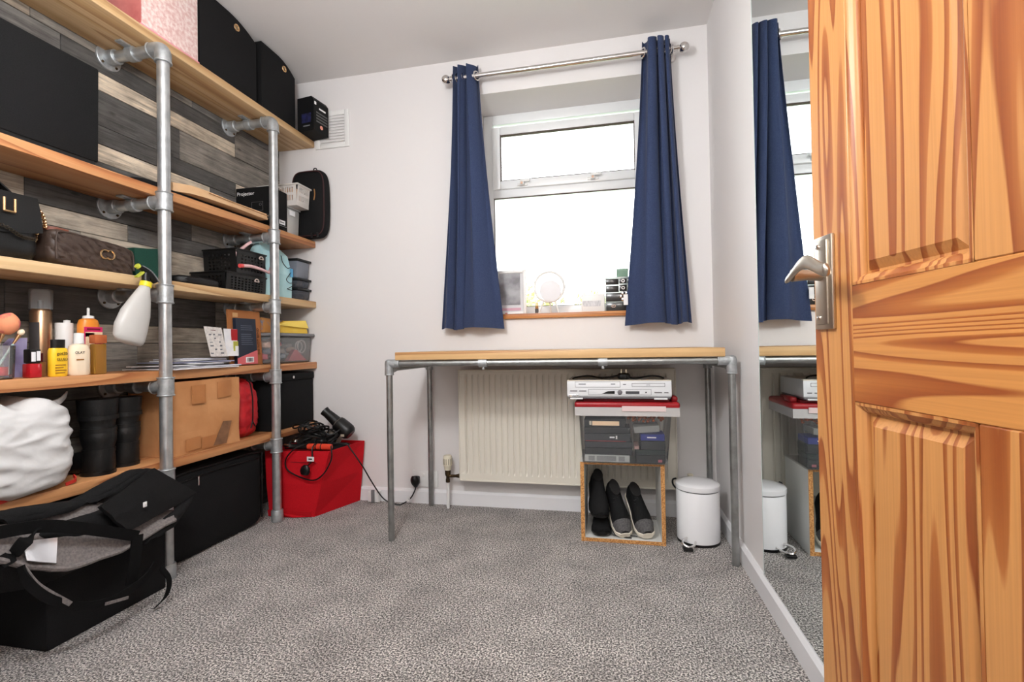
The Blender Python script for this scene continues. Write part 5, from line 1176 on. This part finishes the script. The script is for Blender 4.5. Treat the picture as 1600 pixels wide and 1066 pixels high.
# ---- plastic tub with video tapes, recorder on top
tz = .3355
pt2 = thing('plastic_storage_tub', 'clear plastic tub with red lid full of video tapes', 'storage box', (.05, 2.15, tz))
ux0, ux1, uy0, uy1 = -.136, .218, 2.03, 2.30
g = G()
def wallq(a_, b_, c_, d_): g.prism([a_, b_, c_, d_], (0, 0.0, 0.0015))
bm_ = g.bm
Bq = [(ux0+.006, uy0+.006), (ux1-.006, uy0+.006), (ux1-.006, uy1-.006), (ux0+.006, uy1-.006)]; Tq = [(ux0-.006, uy0-.006), (ux1+.012, uy0-.006), (ux1+.012, uy1), (ux0-.006, uy1)]
vb = [bm_.verts.new((x, y, tz+.001)) for x, y in Bq]; vt_ = [bm_.verts.new((x, y, tz+.218)) for x, y in Tq]
bm_.faces.new(vb)
for k in range(4): bm_.faces.new((vb[k], vb[(k+1) % 4], vt_[(k+1) % 4], vt_[k]))
g.obj('tub_body', clear('clear_tub_plastic', (220, 226, 230), .06, .08), pt2, smooth=False)
fr_ = G().box(-.158, .262, uy0-.012, uy0-.009, .536, .572).box(-.158, -.155, uy0-.009, uy1+.003, .536, .572).box(.259, .262, uy0-.009, uy1+.003, .536, .572).box(-.158, .262, uy1+.003, uy1+.006, .536, .572)
fr_.obj('tub_rim', clear('frosted_rim', (226, 222, 220), .6, .2), pt2, smooth=False)
REDP = mat('dark_red_plastic', (160, 26, 34), .35)
ld = G().box(-.16, .264, uy0-.014, uy1+.008, .568, .594, .010, 3).box(-.125, .225, uy0+.02, uy1-.02, .590, .603, .004).obj('lid', REDP, pt2)
for x in (.233,): G().box(x, x+.026, uy0+.02, uy0+.10, .592, .615, .008, 3).obj('lid_clip', REDP, ld)
G().box(.035, .208, uy0-.0155, uy0-.0135, .556, .578, .0005).obj('label_strip', mat('frosted_tape', (222, 200, 198), .4), pt2, smooth=False)
TB = mat('video_tape_black', (30, 31, 34), .5); 
def tape(label, x0_, z_, w_=.187, h_=.027, m_=TB, tag_=None, rz=0, yy=None, d_=.103):
    y_ = uy0+.012 if yy is None else yy
    t_ = thing('video_tape', label, 'video tape', (x0_, y_, z_), group='video tapes in the tub')
    Mx = Matrix.Translation((x0_, y_, z_)) @ Matrix.Rotation(R(rz), 4, 'Y')
    G().box(0, w_, 0, d_, 0, h_, .002, 1, mtx=Mx).obj('cassette', m_, t_)
    if tag_:
        for (a_, b_, c_, e_, mm) in tag_: G().box(a_, b_, -.0008, 0, c_, e_, mtx=Mx).obj('spine_label', mm, t_, smooth=False)
z = tz+.004
SIL = mat('silver_label', (206, 196, 176), .3, .5); GRYL = mat('grey_case', (138, 140, 140), .5)
tape('pale grey cased video tape at the bottom left of the tub', -.122, z, .185, .030, mat('pale_grey_case', (190, 192, 190), .5), [(.016, .042, .005, .025, GRYL), (.05, .13, .005, .025, GRYL), (.14, .165, .005, .025, GRYL)])
tape('plain black video tape above the pale grey one', -.122, z+.031, .196, .028)
tape('plain dark video tape third from the bottom at left', -.122, z+.060, .198, .026, mat('charcoal_case', (44, 46, 50), .5))
tape('video tape with thin red rim and small white tab', -.122, z+.087, .190, .032, mat('charcoal_case', (44, 46, 50)), [(.004, .17, .0, .002, REDP), (.105, .125, .014, .02, PAPER), (.130, .136, .010, .024, PAPER)])
tape('dark video tape just below the top left one', -.122, z+.120, .188, .026)
tape('top left video tape with long cream spine label', -.122, z+.147, .172, .030, TB, [(.034, .145, .006, .024, mat('cream_label', (246, 214, 176))), (.022, .031, .008, .024, SIL)])
tape('black video tape at the bottom right of the tub', .088, z, .118, .034, TB, [(.088, .104, .006, .016, mat('pink_sticker', (190, 110, 120), .5))])
tape('dark green video case second from the bottom at right', .088, z+.035, .118, .020, mat('dark_green_case', (26, 40, 38), .5))
tape('black video tape under the blue one', .108, z+.056, .098, .036)
tape('bright blue video tape with white lettering', .108, z+.093, .096, .026, mat('royal_blue_case', (38, 48, 130), .4), [(.026, .062, .011, .016, PAPER)])
tape('tilted clear cased tape on top of the right stack', .083, z+.1215, .102, .026, clear('clear_case', (190, 190, 186), .6, .15), None, -5)
tape('small tape with pink edge tucked between the stacks', .082, z+.056, .020, .014, mat('dusty_pink_case', (176, 138, 130), .5))
bd = thing('bead_string', 'heap of copper orange beads on top of the tapes', 'beads', (.13, 2.1, tz+.19))
random.seed(2)
for k in range(46): G().blob((.058+random.uniform(0, .145), uy0+.03+random.uniform(0, .05), tz+.172+random.uniform(0, .016)+(.006 if k % 3 else 0)), (.0065,)*3, 2, 2).obj('bead', mat('copper_bead', (176, 92, 48), .3, .3), bd)
vc = thing('video_recorder', 'silver video and disc player on the red tub lid', 'video recorder', (.02, 2.12, .606))
SILV = mat('silver_plastic', (208, 210, 212), .32, .35); SILD = mat('dark_silver_plastic', (116, 112, 116), .4, .3)
va, vb_, vy0, vy1, vz0_, vz1_ = -.187, .230, 2.0, 2.255, .6085, .6855
G().box(va, vb_, vy0+.003, vy1, vz0_+.008, vz1_, .003).obj('casing', SILV, vc)
G().box(va+.004, vb_-.004, vy0+.006, vy1-.01, vz0_, vz0_+.010, .002).obj('underside', SILD, vc)
G().box(va, vb_, vy0, vy0+.004, vz0_+.012, vz1_-.001, .0015).obj('front_panel', mat('silver_front', (234, 235, 237), .35, .1), vc)
G().box(va, vb_, vy0-.002, vy0+.02, vz1_-.004, vz1_+.0005, .001).obj('top_edge', mat('cream_silver', (232, 224, 206), .35), vc)
def vp(x0_, x1_, z0_, z1_): return (va+(vb_-va)*x0_, va+(vb_-va)*x1_, vy0-.0012, vy0+.001, vz0_+.0125+(vz1_-vz0_-.0165)*z0_, vz0_+.0125+(vz1_-vz0_-.0165)*z1_)
g = G(); a_ = vp(.08, .52, .58, .96); frame_rect(g, a_[0], a_[1], a_[4], a_[5], .0012, a_[2], a_[3], 0); g.obj('tape_slot_flap', SILD, vc, smooth=False)
g = G(); a_ = vp(.63, .94, .62, .86); frame_rect(g, a_[0], a_[1], a_[4], a_[5], .0014, a_[2], a_[3], 0); g.obj('disc_tray', SILD, vc, smooth=False)
g = G(); a_ = vp(.21, .81, .07, .46); frame_rect(g, a_[0], a_[1], a_[4], a_[5], .001, a_[2], a_[3], 0); g.obj('control_panel', SILD, vc, smooth=False)
G().prism([(vp(.34, .34, .14, .14)[0], vy0-.0018, vp(0, 0, .14, .14)[4]), (vp(.465, 0, 0, 0)[0], vy0-.0018, vp(0, 0, .14, 0)[4]), (vp(.465, 0, 0, 0)[0], vy0-.0018, vp(0, 0, .34, 0)[4]), (vp(.40, 0, 0, 0)[0], vy0-.0018, vp(0, 0, .32, 0)[4])], (0, .002, 0)).obj('display_window', BLACKP, vc, smooth=False)
G().box(*vp(.57, .70, .13, .32)).obj('display', mat('grey_display', (74, 74, 78), .3), vc, smooth=False)
G().lathe([(.001, 0), (.010, 0), (.009, .003), (.006, .004), (.001, .004)], seg=24, mtx=Matrix.Translation((vp(.515, 0, 0, 0)[0], vy0, vp(0, 0, .24, 0)[4])) @ Matrix.Rotation(R(90), 4, 'X')).obj('jog_dial', SILD, vc)
for xq in (.03, .12): G().box(*vp(xq, xq+.07, .30, .36)).obj('button', SILD, vc, smooth=False)
for xq in (.84, .93): G().box(*vp(xq, xq+(.07 if xq < .9 else .04), .20, .26)).obj('button', SILD, vc, smooth=False)
G().box(*vp(.755, .768, .20, .28)).obj('button', BLACKP, vc, smooth=False)
av = G().box(va+.006, va+.048, vy0-.004, vy0+.004, vz0_+.006, vz0_+.019, .004).obj('input_cover', SILV, vc)
for k in range(3): G().torus((va+.015+k*.012, vy0-.004, vz0_+.0125), .0038, .001, 'Y', 14, 6).obj('input_socket', (GOLD, SILD, BLACKP)[k], av)
print_bar('panel_print', 0.03, .004, (vp(.15, 0, 0, 0)[0], vy0-.0006, vp(0, 0, .80, 0)[4]), YFACE, GREYPRINT, vc)
text('panel_print', 'DVD', .007, (vp(.785, 0, 0, 0)[0], vy0-.0006, vp(0, 0, .74, 0)[4]), YFACE, GREYPRINT, vc)
print_bar('panel_print', 0.018, .004, (vp(.45, 0, 0, 0)[0], vy0-.0006, vp(0, 0, .80, 0)[4]), YFACE, GREYPRINT, vc)
print_bar('panel_print', 0.012, .004, (vp(.56, 0, 0, 0)[0], vy0-.0006, vp(0, 0, .78, 0)[4]), YFACE, GREYPRINT, vc)
for x in (va+.012, vb_-.068): G().box(x, x+.052, vy0-.0005, vy0+.03, vz0_-.002, vz0_+.004, .001).obj('foot', mat('pale_foot', (232, 232, 232), .4), vc)
vw = thing('power_cable', 'black power cable lying on top of the video recorder', 'cable', (.03, 2.05, vz1_))
zc = vz1_+.0045
G().tube([(-.165, 2.03, zc), (-.15, 2.06, zc+.004), (-.10, 2.08, zc+.008), (-.04, 2.05, zc+.001), (.02, 2.03, zc+.012), (.04, 2.03, zc+.014)], .0035, 8, smooth=7).tube([(.05, 2.03, zc+.010), (.09, 2.05, zc), (.15, 2.06, zc+.008), (.185, 2.05, zc+.007), (.205, 2.04, zc)], .0035, 8, smooth=7).obj('cable', BLACKP, vw)
G().blob((.045, 2.035, zc+.010), (.026, .018, .013), 3.5, 3).obj('plug', BLACKP, vw)
for x in (.035, .055): G().box(x-.0025, x+.0025, 2.03, 2.035, zc+.020, zc+.038).obj('plug_pin', mat('cream_metal', (216, 206, 180), .3, .7), vw, smooth=False)

# ---- pedal bin
bn = thing('pedal_bin', 'small round white pedal bin beside the cube unit', 'bin', (.342, 2.143, 0))
WE = mat('white_enamel', (238, 238, 240), .22, coat=.3)
bc_ = (.342, 2.143, 0)
G().lathe([(.001, .008), (.086, .008), (.0865, .012), (.0865, .214), (.085, .216), (.001, .216)], bc_, 48).obj('bin_body', WE, bn)
G().lathe([(.001, .0), (.087, .0), (.0875, .003), (.0875, .010), (.086, .011), (.001, .011)], bc_, 48).obj('base_ring', BLACKP, bn)
G().lathe([(.001, .217), (.084, .217), (.084, .2205), (.001, .2205)], bc_, 48).obj('seal_ring', BLACKP, bn)
G().lathe([(.001, .221), (.0885, .221), (.089, .224), (.0885, .240), (.084, .245), (.06, .250), (.03, .2525), (.001, .253)], bc_, 48).obj('lid', WE, bn)
pa = G().tube([(.292, 2.085, .030), (.268, 2.045, .034), (.262, 2.024, .030), (.270, 2.012, .024), (.285, 2.008, .020), (.308, 2.03, .020), (.318, 2.062, .022)], .0045, 8, smooth=5).obj('pedal_loop', CHROME, bn)
G().box(.262, .300, 2.0, 2.035, .006, .016, .004, mtx=None).obj('pedal_pad', BLACKP, bn)
G().tube([(.262, 2.19, .20), (.250, 2.20, .215), (.250, 2.20, .235), (.262, 2.19, .243)], .004, 8, smooth=4).obj('hinge', BLACKP, bn)

# ================================================================== WINDOW SILL
SZ = WZ0+.0135
ph_ = thing('photo_frame', 'white photo frame with grey portrait print on the window sill', 'photo frame', (-.51, 2.47, SZ))
fx0, fx1, fy_ = -.60, -.437, 2.468
fg = G(); frame_rect(fg, fx0, fx1, SZ, SZ+.236, .016, fy_, fy_+.014, .003); fg.obj('frame', WHITEP, ph_)
G().box(fx0+.014, fx1-.014, fy_+.006, fy_+.010, SZ+.014, SZ+.222).obj('mount', mat('pale_mount', (214, 214, 216), .6), ph_, smooth=False)
G().box(fx0+.018, fx1-.032, fy_+.004, fy_+.006, SZ+.052, SZ+.218).obj('photograph', mat('faded_photo', (176, 176, 180), .5, col2=(120, 118, 122), ns=14, nd=3), ph_, smooth=False)
G().box(fx0+.018, fx1-.030, fy_+.003, fy_+.006, SZ+.022, SZ+.036).obj('pink_strip', mat('pink_strip_print', (214, 170, 186), .6), ph_, smooth=False)
print_bar('frame_print', .014, .006, (-.545, fy_, SZ+.008), YFACE, mat('pale_red_print', (206, 130, 130), .6), ph_)
mm = thing('vanity_mirror', 'round white table mirror on splayed legs on the window sill', 'mirror', (-.325, 2.50, SZ))
mc = Vector((-.318, 2.50, SZ+.143)); G().torus(mc, .078, .007, 'Y', 48, 10).obj('mirror_rim', WHITEP, mm)
G().lathe([(.001, 0), (.075, 0), (.075, .004), (.001, .004)], seg=48, mtx=Matrix.Translation(mc+Vector((0, .002, 0))) @ Matrix.Rotation(R(90), 4, 'X')).obj('mirror_glass', mat('pale_mirror', (226, 228, 232), .12, .9), mm)
G().lathe([(.001, 0), (.056, 0), (.056, .004), (.001, .004)], seg=40, mtx=Matrix.Translation(mc+Vector((.006, -.005, -.022))) @ Matrix.Rotation(R(90), 4, 'X')).obj('inset_disc', mat('white_disc', (226, 226, 230), .4), mm)
for s_ in (-1, 1):
    G().tube([(mc.x+s_*.030, 2.50, mc.z-.072), (mc.x+s_*.052-.006, 2.50, SZ+.004)], .004, 10).obj('leg', WHITEP, mm)
G().tube([(mc.x, 2.505, mc.z-.06), (mc.x, 2.56, SZ+.004)], .004, 10).obj('rear_leg', WHITEP, mm)
wbx = thing('white_box', 'low white box on the window sill beside the drawer tower', 'box', (-.09, 2.5, SZ))
G().box(-.148, -.032, 2.46, 2.56, SZ, SZ+.092, .004).obj('box_body', WHITEP, wbx)
G().box(-.142, -.05, 2.4588, 2.4602, SZ+.03, SZ+.058).obj('grey_print', mat('grey_fade_print', (176, 178, 184), .5, col2=(226, 226, 228), ns=60, stretch=(6, 1, 1)), wbx, smooth=False)
gbx = thing('wire_stand', 'small white wire stand on the low white box', 'stand', (-.09, 2.5, SZ+.093))
g = G()
for a_, b_ in (((-.135, 0), (-.135, .04)), ((-.040, 0), (-.040, .04)), ((-.135, .04), (-.040, .04)), ((-.135, 0), (-.040, 0)), ((-.11, .04), (-.065, 0))): g.tube([(a_[0], 2.5, SZ+.094+a_[1]), (b_[0], 2.5, SZ+.094+b_[1])], .0018, 6)
g.obj('wire_frame', WHITEP, gbx)
tw = thing('drawer_tower', 'black and silver mirrored trinket drawer tower on the sill', 'drawers', (.045, 2.5, SZ))
wx0, wx1 = -.028, .125
G().box(wx0, wx1, 2.462, 2.57, SZ, SZ+.175, .002).obj('case', mat('mirrored_case', (176, 186, 182), .25, .5), tw)
DRW = mat('dark_glossy_drawer', (52, 50, 48), .18)
for (a_, b_, c_, e_) in ((.0, .43, .78, .94), (.45, .70, .80, .94), (.72, .99, .80, .94), (.0, .43, .56, .74), (.45, .70, .58, .76), (.72, .99, .58, .76), (.0, .99, .29, .53), (.0, .99, .02, .26)):
    d_ = G().box(wx0+.003+(wx1-wx0-.006)*a_, wx0+.003+(wx1-wx0-.006)*b_, 2.458, 2.463, SZ+.175*c_, SZ+.175*e_, .001).obj('drawer', DRW, tw)
    if b_-a_ < .3: G().torus((wx0+(wx1-wx0)*(a_+b_)/2, 2.456, SZ+.175*(c_+e_)/2), .007, .0022, 'Y', 14, 6).obj('ring_pull', CHROME, d_)
for k in range(6):
    a_ = k*math.pi/3; G().blob((.068+.018*math.cos(a_), 2.455, SZ+.075+.018*math.sin(a_)), (.010, .003, .010), 2, 2).obj('flower_petal', CHROME, tw)
G().blob((.068, 2.453, SZ+.075), (.009, .004, .009), 2, 2).obj('flower_centre', GOLD, tw)
G().torus((.008, 2.4575, SZ+.027), .0055, .0013, 'Y', 14, 6, 45, 315).torus((.015, 2.4572, SZ+.027), .0055, .0013, 'Y', 14, 6, -135, 135).obj('emblem', mat('pink_gold', (226, 190, 170), .3, .8), tw)
gr = thing('green_box', 'small sage green box on top of the drawer tower', 'box', (.057, 2.5, SZ+.176))
G().box(.030, .086, 2.475, 2.535, SZ+.1755, SZ+.215, .002).obj('box_body', mat('sage_card', (132, 164, 142), .6), gr)
G().box(.029, .087, 2.474, 2.536, SZ+.205, SZ+.217, .001).obj('box_lid', mat('sage_lid', (146, 178, 156), .6), gr)
gbt = thing('scent_bottle', 'tiny amber scent bottle by the round table mirror', 'bottle', (-.395, 2.55, SZ))
G().lathe([(.001, 0), (.009, 0), (.0095, .003), (.0095, .045), (.006, .05), (.001, .05)], (-.395, 2.56, SZ+.0), 16).obj('bottle_body', mat('amber_glass', (206, 150, 92)), gbt)
G().lathe([(.001, .05), (.006, .05), (.006, .068), (.001, .069)], (-.395, 2.56, SZ), 14).obj('cap', GOLD, gbt)
G().box(-.404, -.386, 2.549, 2.5515, SZ+.012, SZ+.034, .0005).obj('label', mat('dark_label_print', (62, 58, 58)), gbt, smooth=False)

# ================================================================== OUTSIDE
struct(G().box(-30, 30, 4.5, 40, -2.9, -2.8).obj('ground_outside', mat('lawn', (96, 116, 70), .9, col2=(120, 132, 86), ns=2), smooth=False), 'garden lawn below the window')
LEAF = mat('leaf_green', (150, 164, 104), .7, col2=(186, 178, 128), ns=3)
def tree(label, x, y, h, rx_, seed, n_=2600):
    random.seed(seed); t_ = thing('tree', label, 'tree', (x, y, -2.8), group='trees in the garden')
    G().tube([(x, y, -2.8), (x+.1, y, -1.2), (x, y, h-1.6)], lambda q: .14*(1-.6*q), 10, smooth=3).obj('trunk', mat('bark', (92, 80, 66), .9), t_)
    vs, fs = [], []
    for k in range(n_):
        d = Vector((random.gauss(0, 1), random.gauss(0, 1), random.gauss(0, 1))).normalized(); rr = random.uniform(.45, 1)**.6
        lump = .78+.3*noise.noise(d*2.2+Vector((seed, 0, 0)))
        c_ = Vector((x, y, h-1.5))+Vector((d.x*rx_, d.y*rx_, d.z*1.6))*rr*lump
        a_ = Vector((random.gauss(0, 1), random.gauss(0, 1), random.gauss(0, 1))).normalized(); b_ = a_.orthogonal().normalized()
        s_ = random.uniform(.05, .10); i = len(vs); vs += [c_-a_*s_, c_+b_*s_*.5, c_+a_*s_, c_-b_*s_*.5]; fs.append((i, i+1, i+2, i+3))
    me = bpy.data.meshes.new('foliage'); me.from_pydata(vs, [], fs); me.materials.append(LEAF); o = bpy.data.objects.new('foliage', me); C.objects.link(o); o.parent = t_; o.matrix_parent_inverse = wm(t_).inverted(); o['kind'] = 'stuff'
tree('pale tree seen through the window behind the round table mirror', -1.7, 9.5, 2.35, 1.3, 1)
tree('pale tree seen through the window above the low white box', -.25, 13.5, 2.5, 1.4, 2)
tree('taller pale tree seen through the window behind the drawer tower', 1.15, 9.0, 2.75, 1.2, 3)
